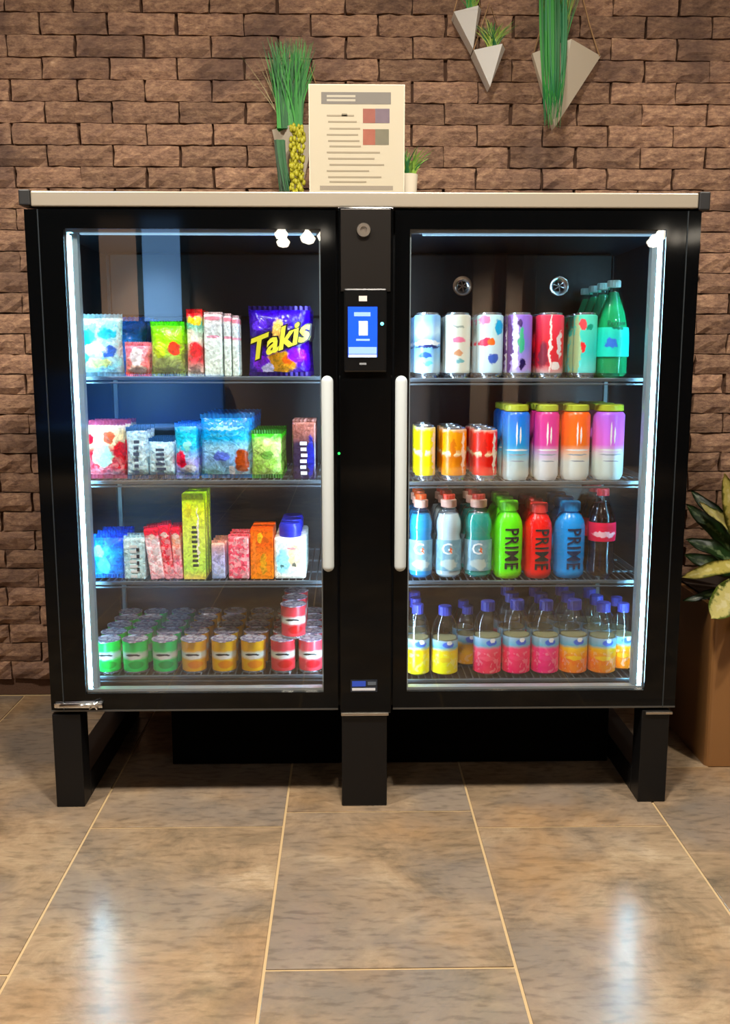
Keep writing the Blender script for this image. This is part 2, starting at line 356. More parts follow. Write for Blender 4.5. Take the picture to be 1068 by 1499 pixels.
# low blue upholstered bench along the far wall
bn = empty('bench', ((wpt(60, 600)[0]+wpt(330, 600)[0])/2, FY+.4, 0)); bw = (wpt(330, 600)[0]-wpt(60, 600)[0])/2
tag(bn, 'blue upholstered bench under the window at the far end of the room', 'bench'); BLUE = pm('blue upholstery', '2f6fc0', .5, bump=.1, bscale=80)
box('seat', -bw, bw, -.30, .25, .18, .46, BLUE, bn, .03); box('backrest', -bw, bw, -.42, -.30, .18, .95, BLUE, bn, .03)
for xx in (-bw+.1, bw-.1): box('foot', xx-.03, xx+.03, -.05, .0, 0, .18, BLACK_MATTE, bn)
# curtains beside the far door
for k, (pa, pb, c) in enumerate(((642, 690, '7a4c22'), (716, 738, 'b08660'), (758, 782, 'c0a088'))):
    xa, z_ = wpt(pa, 450); xb, z2 = wpt(pb, 310)
    t = empty('curtain', ((xa+xb)/2, FY+.06, 0)); bm = bmesh.new(); n = 24; A = []; B = []
    for i in range(n+1):
        x = (i/n-.5)*(xb-xa); y = .02*math.sin(i*1.9); A.append(bm.verts.new((x, y, .05))); B.append(bm.verts.new((x*.9+.04, y, 2.62)))
    for i in range(n): bm.faces.new((A[i], A[i+1], B[i+1], B[i]))
    bmesh.ops.solidify(bm, geom=bm.faces[:], thickness=.004); fin('cloth', bm, pm('curtain cloth %d' % k, c, .8), t, True)
    bm = bmesh.new(); tube(bm, [(-(xb-xa)*.6, 0, 2.64), ((xb-xa)*.6, 0, 2.64)], .012); fin('rod', bm, BLACK_MATTE, t)
    tag(t, ['dark brown', 'tan', 'pale beige'][k]+' curtain panel on the far wall opposite the cooler', 'curtain')
for k, (x, y, pw, rad) in enumerate(DOWNLIGHTS):
    t = empty('ceiling_light', (x, y, CEIL))
    lathe('trim_ring', [(rad+.02, 0), (rad+.02, -.008), (rad, -.012), (rad, 0)], WHITEP, t)
    lathe('diffuser', [(0, -.004), (rad, -.004)], pm('lamp diffuser %d' % k, 'ffe2b8', .5, emit=4), t)
    tag(t, 'round ceiling downlight, number %d' % k, 'light')
    ww = ['over the left end of the brick wall', 'over the floor before the middle of the cooler', 'over the right end of the brick wall', 'mid room towards the left wall', 'mid room towards the right wall', 'added at the far end to light the bench', 'added at the far end to light the curtains']
    t['label'] = 'round recessed ceiling downlight '+ww[k]; t['group'] = 'ceiling downlights'
    ld = bpy.data.lights.new('downlight', 'AREA'); ld.shape = 'DISK'; ld.size = rad*2; ld.energy = pw; ld.color = (1, .91, .79); ld.spread = math.radians(165 if y > -6 else 75)
    lo = bpy.data.objects.new('lamp', ld); COL.objects.link(lo); lo.parent = t; lo.location = (0, 0, -.02)
def pendant(x, y, z, lab):
    t = empty('pendant_lamp', (x, y, CEIL))
    bm = bmesh.new(); tube(bm, [(0, 0, 0), (0, 0, z-CEIL+.05)], .006); fin('cord', bm, BLACK_MATTE, t)
    bm = bmesh.new()
    for k in range(5): tube(bm, [(0, 0, z-CEIL+.05), (.16*math.cos(k*1.257), .16*math.sin(k*1.257), z-CEIL+.06-.03*(k % 2))], .007)
    fin('arms', bm, BLACK_MATTE, t)
    for k in range(5):
        zz = z-CEIL+.03-.03*(k % 2); p = (.16*math.cos(k*1.257), .16*math.sin(k*1.257))
        bm = lathe_bm([(0, zz-.07), (.034, zz-.06), (.048, zz-.03), (.025, zz), (.012, zz+.02), (0, zz+.02)], 12, None, *p)
        fin('bulb', bm, pm('pendant bulb', 'fff2dc', .4, emit=14), t, True)
    tag(t, lab, 'lamp')
v = at(440, 345, 4.6); pendant(v.x, -4.6, v.z, 'black five-arm pendant lamp with lit bulbs, behind the viewpoint, left one')
v = at(990, 345, 4.6); pendant(v.x, -4.6, v.z, 'black five-arm pendant lamp with lit bulbs near the right wall')

# ================================================================ COOLER
X0, X1 = -.713, .795; ZB, ZT = .238, 1.408; DEP = .62
ck = empty('beverage_cooler', ((X0+X1)/2, 0, 0)); OX = (X0+X1)/2
tag(ck, 'large black two-door glass-front snack and drink cooler against the brick wall', 'cooler')
class Loc:  # child placed in world coords while parented to cooler root
    pass
ck.location = (0, 0, 0)
def cb(name, x0, x1, y0, y1, z0, z1, mat, bev=0, parent=ck): return box(name, x0, x1, y0, y1, z0, z1, mat, parent, bev)
# shell
bm = bmesh.new()
bx(bm, X0, X0+.045, .045, DEP, ZB, ZT, .003); bx(bm, X1-.045, X1, .045, DEP, ZB, ZT, .003)
bx(bm, X0+.045, X1-.045, .045, DEP, ZB, ZB+.035); bx(bm, X0+.045, X1-.045, .045, DEP, 1.368, ZT)
bx(bm, X0+.045, X1-.045, .53, DEP, ZB+.035, 1.368); bx(bm, -.03, .115, .045, .53, ZB+.035, 1.368)
fin('cabinet_shell', bm, BLACK_MATTE, ck)
# liners
def liner(name, a, b_, fx):
    bm = bmesh.new()
    bx(bm, a, a+.004, .05, .525, ZB+.04, 1.364); bx(bm, b_-.004, b_, .05, .525, ZB+.04, 1.364)
    bx(bm, a, b_, .521, .525, ZB+.04, 1.364); bx(bm, a, b_, .05, .525, ZB+.036, ZB+.041); bx(bm, a, b_, .05, .525, 1.36, 1.366)
    return fin(name, bm, INNER, ck)
liner('liner', X0+.046, -.031, 0); liner('liner', .116, X1-.046, 0)
SH = {'L': [1.036, .790, .543, .304], 'R': [1.032, .786, .541, .290]}
XR = {'L': (-.655, -.042), 'R': (.127, .738)}
for sd in 'LR':
    a, b_ = XR[sd]
    for k, z in enumerate(SH[sd]):
        s = empty('shelf', (0, 0, 0)); s.parent = ck
        cb('front_rail', a, b_, .078, .086, z-.008, z+.001, RAIL, .002, s); cb('lower_rail', a, b_, .080, .084, z-.016, z-.012, RAIL, .001, s)
        bm = bmesh.new()
        n = 36
        for i in range(n+1):
            x = a+(b_-a)*i/n; bx(bm, x-.0014, x+.0014, .088, .50, z-.003, z)
        for y in (.2, .34, .495): bx(bm, a, b_, y, y+.004, z-.007, z-.003)
        tag(fin('wire_rods', bm, RAIL, s), kind='stuff')
        cb('side_rail', a, a+.003, .088, .5, z-.006, z+.006, RAIL, 0, s); cb('side_rail', b_-.003, b_, .088, .5, z-.006, z+.006, RAIL, 0, s)
    for x in (a+.006, a+.115, b_-.115, b_-.006):
        if x in (a+.006, b_-.006): cb('shelf_standard', x-.005, x+.005, .508, .520, .30, 1.2, GREYTRIM)
for x0, x1 in ((-.0465, -.0355), (.1205, .1315)):  # added fill emitters, unseen behind the inner stiles, to brighten the products
    for q in (0, 1, 2): cb('added_fill_strip', x0, x1, .047, .058, .30+q*.35, .64+q*.35, LEDFILL, .002)
# evaporator housings + fans
for sd in 'LR':
    a, b_ = XR[sd]; hs = cb('evaporator_housing', a+.02, b_-.02, .43, .519, 1.19, 1.358, BLACK_MATTE, .006)
    if sd == 'R':
        for x in (.311, .571):
            f = lathe('fan_grille', [(.013, .0), (.013, -.003), (.018, -.005), (.026, -.005), (.028, 0)], CHROME, hs, 24); f.location = (x, .429, 1.272); f.rotation_euler = (PI/2, 0, 0); f.scale = (1, 1, -1)
            bm = bmesh.new()
            for k in range(6):
                an = k*PI/3; bx(bm, -.0012, .0012, -.001, .001, 0, .026)
            for i, v in enumerate(bm.verts):
                an = (i//8)*PI/3+.2; xx, zz = v.co.x, v.co.z; v.co.x = xx*math.cos(an)-zz*math.sin(an); v.co.z = xx*math.sin(an)+zz*math.cos(an)
            s_ = fin('fan_spokes', bm, CHROME, hs); s_.location = (x, .426, 1.272)
# doors
def ring_frame(bm, ax0, ax1, az0, az1, bx0, bx1, bz0, bz1, y0, y1):
    # outer a, inner b
    O = [(ax0, az0), (ax1, az0), (ax1, az1), (ax0, az1)]; I = [(bx0, bz0), (bx1, bz0), (bx1, bz1), (bx0, bz1)]
    vs = [[bm.verts.new((x, y, z)) for (x, z) in P] for y in (y0, y1) for P in (O, I)]
    of, inf, ob, ib = vs
    for k in range(4):
        j = (k+1) % 4
        bm.faces.new((of[k], of[j], inf[j], inf[k])); bm.faces.new((ob[j], ob[k], ib[k], ib[j]))
        bm.faces.new((of[j], of[k], ob[k], ob[j])); bm.faces.new((inf[k], inf[j], ib[j], ib[k]))
def door(sd):
    if sd == 'L': dx0, dx1, gx0, gx1 = X0+.004, -.024, -.625, -.058
    else: dx0, dx1, gx0, gx1 = .108, X1-.004, .141, .714
    gz0, gz1 = .288, 1.362; dz0, dz1 = ZB+.006, ZT-.006
    d = empty('door', (0, 0, 0)); d.parent = ck
    bm = bmesh.new(); ring_frame(bm, dx0, dx1, dz0, dz1, gx0, gx1, gz0, gz1, 0, .040)
    fin('door_frame', bm, BLACK_GLOSS, d)
    cb('glass_pane', gx0+.0005, gx1-.0005, .003, .008, gz0+.0005, gz1-.0005, GLASS, 0, d)
    bm = bmesh.new(); t = .007
    ring_frame(bm, gx0+.0006, gx1-.0006, gz0+.0006, gz1-.0006, gx0+t*.5, gx1-t*.5, gz0+t, gz1-t, .012, .034)
    fin('inner_gasket', bm, GREYTRIM, d)
    # light strip at the outer stile, with its housing
    xs = gx0+.004 if sd == 'L' else gx1-.004; sg = 1 if sd == 'L' else -1
    a, b_ = sorted((xs, xs+sg*.0085)); st = cb('light_strip', a, b_, .018, .032, gz0+.012, gz1-.014, LEDM, .003, d)
    a, b_ = sorted((xs+sg*.0086, xs+sg*.021)); cb('strip_housing', a, b_, .016, .038, gz0+.008, gz1-.009, pm('pale strip housing', '8799a2', .35), 0, d)
    cb('canopy_light', gx0+.03, gx1-.01, .020, .030, gz1-.011, gz1-.0075, LEDTOP, .001, d)
    # outer edge bead
    xo = dx0+.030 if sd == 'L' else dx1-.030
    cb('edge_bead', xo-.0012, xo+.0012, -.0016, .0, dz0, dz1, pm('door edge bead', '3a4146', .3, metal=.5), 0, d)
    cb('bottom_bead', dx0, dx1, -.0015, 0, dz0, dz0+.004, pm('bottom bead', '5a5a58', .35, metal=.6), 0, d)
    # handle
    hx = at(480, 690).x if sd == 'L' else at(585, 690).x
    bm = bmesh.new(); zz0, zz1 = .592, 1.040; r = .0135
    prof = []
    for k in range(7): an = k/6*PI/2; prof.append((zz0+r*(1-math.cos(an)), r*math.sin(an)))
    for k in range(7): an = (1-k/6)*PI/2; prof.append((zz1-r*(1-math.cos(an)), r*math.sin(an)))
    rings = []
    for z, rr in prof:
        rr = max(rr, .0008)
        rings.append([bm.verts.new((hx+rr*math.cos(q*PI/8), -.036+rr*.8*math.sin(q*PI/8), z)) for q in range(16)])
    for A, B in zip(rings, rings[1:]):
        for k in range(16): bm.faces.new((A[k], A[(k+1) % 16], B[(k+1) % 16], B[k]))
    bm.faces.new(rings[0]); bm.faces.new(rings[-1])
    h = fin('handle', bm, WHITEP, d, True); h['label'] = 'rounded white door handle'
    for zz in (.64, .99):
        bm = bmesh.new(); tube(bm, [(hx, -.03, zz), (hx, .001, zz)], .006); fin('handle_post', bm, CHROME, d, True)
    return d
dL = door('L'); dR = door('R')
# hinge brackets
for (a, b_, z, lb) in ((-.70, -.585, .262, 1), (.72, .785, .236, 0)):
    hb = empty('hinge_bracket', (0, 0, 0)); hb.parent = ck
    if lb:
        cb('plate', a, b_, -.008, -.001, z-.007, z+.005, CHROME, .002, hb)
        bm = bmesh.new(); tube(bm, [(a+.015, -.012, z), (b_+.0, -.012, z+.003)], .0035); tube(bm, [(b_-.03, -.012, z-.008), (b_-.008, -.012, z+.01)], .003); tube(bm, [(b_-.012, -.012, z-.01), (b_-.02, -.012, z+.008)], .003); fin('pin', bm, CHROME, hb, True)
    else: cb('plate', a, b_, -.006, .04, z-.008, z-.002, STEEL, .001, hb)
# centre column
cc = empty('center_column', (0, 0, 0)); cc.parent = ck
cb('column_face', -.0185, .103, -.014, .044, ZB+.001, ZT-.001, BLACK_GLOSS, .003, cc)
cb('upper_panel', -.013, .0975, -.017, -.0135, 1.225, ZT-.006, CHAR, .001, cc)
cb('separator', -.0165, .097, -.016, -.010, ZB-.004, ZB+.002, STEEL, .001, cc)
lk = lathe('lock', [(0, -.002), (.007, -.002), (.0075, -.006), (.0145, -.006), (.016, 0)], STEEL, cc, 24); lk.location = at(532, 337, -.018); lk.rotation_euler = (PI/2, 0, 0); lk.scale = (1, 1, -1)
rd = cb('card_reader', *[at(503, 480, -.02).x, at(566, 480, -.02).x], -.024, -.0135, at(500, 545, -.02).z, at(500, 422, -.02).z, pm('black reader plastic', '101112', .15), .004)
a, b_ = at(509, 480, -.025), at(552, 480, -.025); zt, zb = at(500, 449, -.025).z, at(500, 523, -.025).z
sc_ = cb('screen', a.x, b_.x, -.0255, -.0235, zb, zt, pm('lit blue screen', '1545dd', .2, emit=1.3), 0, rd)
SW = pm('lit white screen graphic', 'cfe6ff', .3, emit=1.0); SW2 = pm('lit pale blue graphic', '7f9ff0', .3, emit=1.0)
def onscr(name, px0, px1, py0, py1, m, Y=-.0262):
    p, q = at(px0, py1, Y), at(px1, py0, Y); return cb(name, p.x, q.x, Y, Y+.0008, p.z, q.z, m, 0, rd)
onscr('screen_icon', 525, 538, 470, 491, SW); onscr('screen_heading', 518, 542, 457, 463, SW2); onscr('screen_line', 521, 541, 496, 499, SW2)
onscr('screen_footer', 510, 551, 508, 518, SW2); onscr('screen_bar', 510, 551, 519, 523, SW)
onscr('reader_emblem', 525, 537, 433, 441, pm('reader emblem', 'd8d0cc', .4), -.0247); onscr('card_slot_mark', 526, 536, 531, 534, pm('slot mark', '8a8f94', .4), -.0247)
ds = at(559, 474, -.025); o = lathe('indicator_light', [(0, -.003), (.003, -.002), (.004, 0)], pm('cyan indicator', '6fe0f0', .3, emit=2), rd, 12); o.location = ds; o.rotation_euler = (PI/2, 0, 0); o.scale = (1, 1, -1)
p, q = at(513, 1013, -.015), at(552, 995, -.015)
stk = cb('maker_sticker', p.x, q.x, -.0155, -.0137, p.z, q.z, pm('sticker dark', '1c2430', .4), 0, cc); stk['label'] = 'small dark sticker with blue field and white line'
for (a0, a1, b0, b1, m) in ((515, 535, 997, 1005, '2d50c8'), (538, 550, 998, 1003, '5a6470'), (515, 549, 1007, 1011, 'd0d4dc')):
    p, q = at(a0, b1, -.0158), at(a1, b0, -.0158); cb('sticker_print', p.x, q.x, -.0162, -.0154, p.z, q.z, pm('sticker ink', m, .5), 0, cc)
# status dots
for px, c in ((496, '30ff60'), (572, '30ff60')):
    p = at(px, 663, -.001); o = lathe('status_light', [(0, -.004), (.002, -.003), (.003, 0)], pm('green status', c, .3, emit=1.5), cc, 10); o.location = (p.x, -.0145 if px < 530 else -.0005, p.z); o.rotation_euler = (PI/2, 0, 0); o.scale = (1, 1, -1)
# top trim
cb('top_panel', X0+.02, X1-.012, .0, DEP, ZT, 1.441, SATIN, .003)
for x0, x1 in ((X0-.006, X0+.0195), (X1-.0115, X1+.014)): cb('corner_cap', x0, x1, -.002, .05, ZT+.002 if x0 < 0 else ZT-.004, 1.444, pm('black corner cap', '1a1a1b', .5), .003)
# legs
for sx0, sx1 in ((-.709, -.641), (.712, .780)):
    lg = empty('leg_frame', (0, 0, 0)); lg.parent = ck
    cb('front_post', sx0, sx1, 0, .06, .0, ZB-.001, BLACK_MATTE, .002, lg); cb('rear_post', sx0, sx1, .55, .61, .0, ZB-.001, BLACK_MATTE, .002, lg); cb('bottom_rail', sx0, sx1, .0605, .5495, .0, .064, BLACK_MATTE, .002, lg)
cb('center_leg', -.0155, .094, -.008, .12, 0, ZB-.005, BLACK_MATTE, .003)
cb('kick_panel', -.47, .70, .235, .25, .004, ZB-.001, pm('black kick panel', '050505', .9, spec=.05), 0)
cb('compressor_box', -.45, .68, .251, .55, .03, ZB-.001, BLACK_MATTE, 0)

# ================================================================ PRODUCTS
def can(name, r, h, am, top=.93, lid=True):
    t = empty(name, (0, 0, 0))
    lathe('can_body', [(0, .004), (r*.62, .003), (r*.74, 0), (r*.8, .0015), (r*.97, .012), (r, .018), (r, h*top), (r*.97, h*top+.004), (r*.84, h-.005), (r*.84, h-.004)], am, t, 24)
    lathe('base_rim', [(r*.72, .0), (r*.80, -.0), (r*.985, .0105), (r*.985, .0125), (r*.7, .011)], ALU, t, 24)
    lathe('can_lid', [(0, h-.006), (r*.76, h-.006), (r*.80, h-.001), (r*.85, h), (r*.87, h-.003), (r*.85, h-.006)], ALU, t, 24)
    bm = bmesh.new(); bx(bm, -.007, .007, -.018, .004, h-.006, h-.0045, .0006); fin('pull_tab', bm, ALU, t)
    return t
PLACED = []
def place(proto, x, y, z, label, cat, group, rz=0, tilt=0):
    o = proto if not proto.get('used') else dup(proto)
    proto['used'] = 1
    o.location = (x, y, z); o.rotation_euler = (0, tilt, rz)
    tag(o, label, cat, group)
    if 'used' in o and o is not proto: del o['used']
    PLACED.append(proto); return o
ORD = ['at the front', 'second from the glass', 'third from the glass', 'fourth from the glass', 'fifth from the glass', 'sixth from the glass']
def column(proto, xc, r, z, n, desc, cat, group, pitch=None, y0=.095, jit=.002):
    pitch = pitch or 2*r+.003
    for k in range(n):
        jx = R.uniform(-jit, jit)
        place(proto, xc+(jx if k else 0), y0+r+k*pitch, z, '%s, %s' % (desc, ORD[k] if k else 'front of its row'), cat, group, rz=0 if k == 0 else R.uniform(-.5, .5))
def span(x0, x1, yt, z, Y=.125):
    p, q = at(x0, 600, Y), at(x1, 600, Y)
    # horizontal scale changes little with height; correct with the row's own height
    ym = yt; p, q = at(x0, ym, Y), at(x1, ym, Y)
    return (p.x+q.x)/2, (q.x-p.x)/2, at(x0, yt, Y).z-z
Z = SH
# --- right, top shelf: slim cans
cans1 = [
 (606, 645, 'slim pale blue and silver drink can nearest the center column', dict(stops=[(0, 'c9dbe4'), (.3, '9fc4dc'), (.55, '6f9ccb'), (.7, 'bcd4e4'), (.88, '8fb4da')], blobs=[(0, .083, .03, .007, 'e8eef6'), (0, .074, .03, .004, '2a3560'), (-.006, .055, .014, .008, '3d66b8'), (0, .035, .012, .006, '79c0cf')])),
 (651, 689, 'slim cream drink can second from center column', dict(stops=[(0, 'dfe3d8'), (.5, 'cfd0c2'), (.85, 'c5c8ba')], blobs=[(0, .09, .016, .006, 'd78aa0'), (0, .06, .012, .007, 'c79a7c'), (0, .12, .014, .003, '8e9a90'), (.004, .04, .012, .006, '7fb0b4')])),
 (698, 737, 'slim silver drink can with pink and blue print, third of shelf', dict(stops=[(0, 'cfe8ee'), (.4, 'cde0ea'), (.85, 'bfe0e6')], blobs=[(-.014, .085, .014, .01, 'd8406e'), (.0, .085, .008, .009, 'ef8a50'), (.004, .045, .012, .013, '5a76c0'), (.018, .12, .01, .018, '3fa9d6'), (-.016, .135, .012, .01, 'e48ab0')])),
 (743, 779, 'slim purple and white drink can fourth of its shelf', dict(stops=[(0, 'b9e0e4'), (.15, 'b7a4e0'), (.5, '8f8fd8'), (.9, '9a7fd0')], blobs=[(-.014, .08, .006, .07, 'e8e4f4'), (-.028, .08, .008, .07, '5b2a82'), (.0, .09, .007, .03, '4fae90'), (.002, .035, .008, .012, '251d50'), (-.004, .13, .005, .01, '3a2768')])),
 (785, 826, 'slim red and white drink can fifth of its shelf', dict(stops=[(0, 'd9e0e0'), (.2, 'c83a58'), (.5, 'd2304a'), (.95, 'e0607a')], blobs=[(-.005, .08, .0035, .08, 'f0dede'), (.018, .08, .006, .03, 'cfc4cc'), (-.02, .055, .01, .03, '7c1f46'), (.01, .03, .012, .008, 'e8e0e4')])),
 (840, 874, 'slim teal and coral drink can beside the green glass bottles', dict(stops=[(0, '8ee0dc'), (.4, '4fc9c4'), (.9, '6fd0bc')], blobs=[(-.012, .075, .008, .012, 'e2565c'), (-.012, .125, .007, .012, 'dd6a72'), (.004, .12, .01, .006, '2a8f7c'), (-.022, .07, .006, .08, 'a9c7a0')])),
]
for (a, b_, desc, sp) in cans1:
    xc, r, h = span(a, b_, 458, Z['R'][0]); pr = can('slim_can', r, h, art(h, **sp)); column(pr, xc, r, Z['R'][0], 3, desc, 'can', 'slim cans on the top right shelf')
# green glass bottles
def lbottle(name, prof, mat, r, h, cap, label=None, liquid=None, capname='cap'):
    t = empty(name, (0, 0, 0)); lathe('bottle_body', prof, mat, t, 24)
    if liquid: lathe('liquid', liquid[0], liquid[1], t, 20)
    if label:
        z0, z1, rr, lm = label[:4]
        if callable(rr): pf = [(rr(z0+(z1-z0)*k/6)+.0006, z0+(z1-z0)*k/6) for k in range(7)]
        else: pf = [(rr, z0), (rr, z1)]
        lathe('label', pf, lm, t, 24)
    cz0, cz1, cr, cm = cap
    bm = bmesh.new(); seg = 28; rings = []
    for rf, z in ((1, cz0), (1, cz1-.002), (.9, cz1), (0.001, cz1)):
        rings.append([bm.verts.new(((cr*rf*(1 if k % 2 or rf < 1 else .95))*math.cos(2*PI*k/seg), (cr*rf*(1 if k % 2 or rf < 1 else .95))*math.sin(2*PI*k/seg), z)) for k in range(seg)])
    for A, B in zip(rings, rings[1:]):
        for k in range(seg): bm.faces.new((A[k], A[(k+1) % seg], B[(k+1) % seg], B[k]))
    bm.faces.new(rings[0][::-1])
    fin(capname, bm, cm, t)
    return t
xc, r, h = span(876, 925, 410, Z['R'][0])
prof = [(0, .004), (r*.8, 0), (r, .01), (r*1.0, h*.36), (r*.96, h*.5), (r*.78, h*.66), (r*.5, h*.8), (r*.36, h*.88), (r*.34, h*.97), (r*.3, h*.98)]
pf = lambda k: k
def radf(prof):
    def f(z):
        for (r0, z0), (r1, z1) in zip(prof, prof[1:]):
            if z0 <= z <= z1 and z1 > z0: return r0+(r1-r0)*(z-z0)/(z1-z0)
        return prof[-1][0]
    return f
lm = art(h*.4, [(0, '4fe3d2'), (.5, '3fd0c8'), (1, '59dcc0')], blobs=[(-.012, h*.16, .012, .012, '5f8fe0'), (0, h*.33, .016, .008, '12806a')], zoff=h*.2)
gl = lbottle('glass_bottle', prof, GREENGL, r, h, (h*.93, h, r*.40, pm('pale green cap', 'c4ece2', .35)), (h*.22, h*.52, radf(prof), lm), ([(0, .006), (r*.76, .004), (r*.93, .012), (r*.93, h*.36), (r*.88, h*.5), (r*.7, h*.66), (r*.42, h*.8), (r*.26, h*.88), (0, h*.88)], pm('green mineral water', '2cc48c', .2)))
ll = art(.02, [(0, '0f8064'), (1, '0f8064')])
text('lettering', 'Perrier', .016, pm('dark green ink', '0b5a48', .5), gl, (0, 0, h*.56), bend=r*.93+.002)
for k in range(5): place(gl, xc-(.0 if k == 0 else .003), .095+r+k*(2*r+.002), Z['R'][0], 'green glass water bottle by the right light strip, %s' % (ORD[k] if k else 'front of its row'), 'bottle', 'green glass bottles on the top right shelf')
# --- right, second shelf
for (a, b_, yt, c1, c2, desc) in ((607, 637, 622, 'f2e21c', 'e6cf18', 'small yellow drink can by the center column'), (646, 683, 625, 'f0a01e', 'c86f10', 'small orange drink can between the yellow and red cans'), (691, 728, 626, 'e8443a', 'c02a24', 'small red drink can right of the orange can')):
    xc, r, h = span(a, b_, yt, Z['R'][1])
    pr = can('short_can', r, h, art(h, [(0, 'e9d7c8'), (.08, c1), (.45, c2), (.52, 'f4e8c4'), (.56, c1), (.9, c1), (1, 'e8d8c8')], blobs=[(-.006, h*.6, .006, h*.2, c2), (.02, h*.5, .004, h*.4, 'f8e4d0')]))
    column(pr, xc, r, Z['R'][1], 3, desc, 'can', 'short cans on the second right shelf')
LIDC = pm('yellow green can lid', 'b8c832', .4)
for (a, b_, cs, desc) in ((735, 777, ('bcd0d0', '7fc3dc', '2a9fdc', '2f7fd6'), 'tall blue energy can with yellow-green lid'), (781, 820, ('d8dade', 'd0b6d8', 'd55aa6', 'c64a92'), 'tall magenta energy can with yellow-green lid'),
                          (822, 866, ('d8e0dc', 'e6cdb8', 'f28a2c', 'ee6a14'), 'tall orange energy can with yellow-green lid'), (869, 917, ('dcece8', 'd4d4e2', 'd884dc', 'b678dc'), 'tall lilac energy can with yellow-green lid')):
    xc, r, h = span(a+1, b_-1, 592, Z['R'][1])
    t = empty('tall_can', (0, 0, 0)); hb = h*.86
    am = art(hb, [(0, cs[0]), (.28, cs[0]), (.42, cs[1]), (.55, cs[2]), (1, cs[3])], blobs=[(0, hb*.47, r*.8, .0022, 'f0f0f4'), (0, hb*.40, r*.7, .0018, '9aa4b0'), (.0, hb*.30, r*.5, .0016, '9aa4b0'), (-.003, hb*.72, .0022, .028, 'f4f0f4'), (.006, hb*.7, .002, .02, 'f4f0f4')], amp=.002)
    lathe('can_body', [(0, .004), (r*.7, .003), (r*.84, 0), (r, .012), (r, hb), (r*.9, hb+.006), (r*.86, hb+.008), (0, hb+.008)], am, t, 24)
    lathe('screw_lid', [(r*.72, hb+.009), (r*.9, hb+.011), (r*.9, h-.002), (r*.84, h), (0, h)], LIDC, t, 24)
    column(t, xc, r, Z['R'][1], 3, desc, 'can', 'tall energy cans on the second right shelf')
# --- right, third shelf : sports bottles
def sport(name, a, b_, yt, liq, capc, ringc):
    xc, r, h = span(a, b_, yt, Z['R'][2])
    pf = [(0, .005), (r*.7, 0), (r*.95, .006), (r, .018), (r*.93, .03), (r*.98, .045), (r*.98, h*.46), (r*.9, h*.52), (r*.99, h*.58), (r*.97, h*.68), (r*.78, h*.78), (r*.5, h*.83), (r*.5, h*.86)]
    lq = [(0, .008), (r*.66, .004), (r*.9, .01), (r*.93, .02), (r*.87, .03), (r*.92, .045), (r*.92, h*.46), (r*.84, h*.52), (r*.93, h*.58), (r*.91, h*.68), (r*.72, h*.77), (0, h*.78)]
    lm = art(h*.4, [(0, '6f8f9c'), (.3, '7a9aa6'), (1, '86a6b2')], blobs=[(0, h*.1, .02, .012, 'a9b8b4')], speck=(.35, 90, ['7a98a4', '93acb4', '6a8694'], 0, 1), zoff=h*.08)
    t = lbottle(name, pf, CLEARP, r, h, (h*.93, h, r*.46, pm('orange red cap', capc, .4)), (h*.1, h*.47, r*.985, lm), (lq, pm('sports drink', liq, .15, sss=.2)))
    lathe('cap_collar', [(r*.46, h*.84), (r*.58, h*.85), (r*.58, h*.93), (r*.46, h*.94)], pm('peach cap collar', ringc, .4), t, 20)
    text('emblem', 'G', .040, pm('white print', 'eef2f2', .4), t, (-.006, 0, h*.36), bend=r*.99, bold=.0003)
    bm = bmesh.new()
    P_ = [(-.001, .014), (.006, .004), (.002, .004), (.005, -.008), (-.005, .001), (-.001, .002)]
    vs = [bm.verts.new((r*1.01*math.sin((x+.002)/r), -r*1.012*math.cos((x+.002)/r)-.0006, h*.36+z*.8-.004)) for x, z in P_]; bm.faces.new(vs); fin('bolt_print', bm, pm('orange bolt', 'e8692c', .4), t)
    return t, xc, r
for (a, b_, liq, desc, nm) in ((598, 634, '2a9ce0', 'blue sports drink bottle, orange cap, by the center column', 1), (637, 677, 'd4e6ee', 'sports drink bottle with clear drink and red cap', 2), (680, 722, '12aca0', 'sports drink bottle with teal drink and red cap', 3)):
    t, xc, r = sport('sports_bottle', a, b_, 723, liq, ['d4501c', 'c83a24', 'b82e24'][nm-1], 'f0b8a0'); column(t, xc, r, Z['R'][2], 3, desc, 'bottle', 'sports drink bottles on the third right shelf')
def prime(a, b_, yt, c, c2, ink):
    xc, r, h = span(a, b_, yt, Z['R'][2])
    pf = [(0, .004), (r*.8, 0), (r*.98, .008), (r, .02), (r*.95, .035), (r, .05), (r, h*.66), (r*.93, h*.74), (r*.74, h*.82), (r*.56, h*.86), (r*.54, h*.88), (0, h*.88)]
    m = art(h, [(0, c2), (.12, c), (.2, c), (1, c)], blobs=[], rough=.25, amp=.002)
    t = empty('hydration_bottle', (0, 0, 0)); lathe('bottle_body', pf, m, t, 24)
    bm = bmesh.new(); lathe_bm([(r*.5, h*.875), (r*.66, h*.88), (r*.66, h*.985), (r*.6, h), (0, h)], 24, bm); fin('cap', bm, pm('hydration cap', c, .4), t)
    text('lettering', 'PRIME', .050, ink, t, (.003, 0, h*.40), bend=r*1.02, vertical=True, bold=.0006, sx=.72, space=1.12)
    return t, xc, r
IB = pm('black ink', '121416', .5)
for (a, b_, yt, c, c2, ink, desc) in ((724, 766, 733, '6fe81e', 'a8e82a', IB, 'lime green hydration drink bottle with black lettering'), (769, 809, 736, 'f0403c', 'e8503c', IB, 'red hydration drink bottle with black lettering'), (813, 858, 734, '1090dc', '2aa0dc', pm('navy ink', '0c2a52', .5), 'blue hydration drink bottle with dark lettering')):
    t, xc, r = prime(a, b_, yt, c, c2, ink); column(t, xc, r, Z['R'][2], 3, desc, 'bottle', 'hydration drink bottles on the third right shelf')
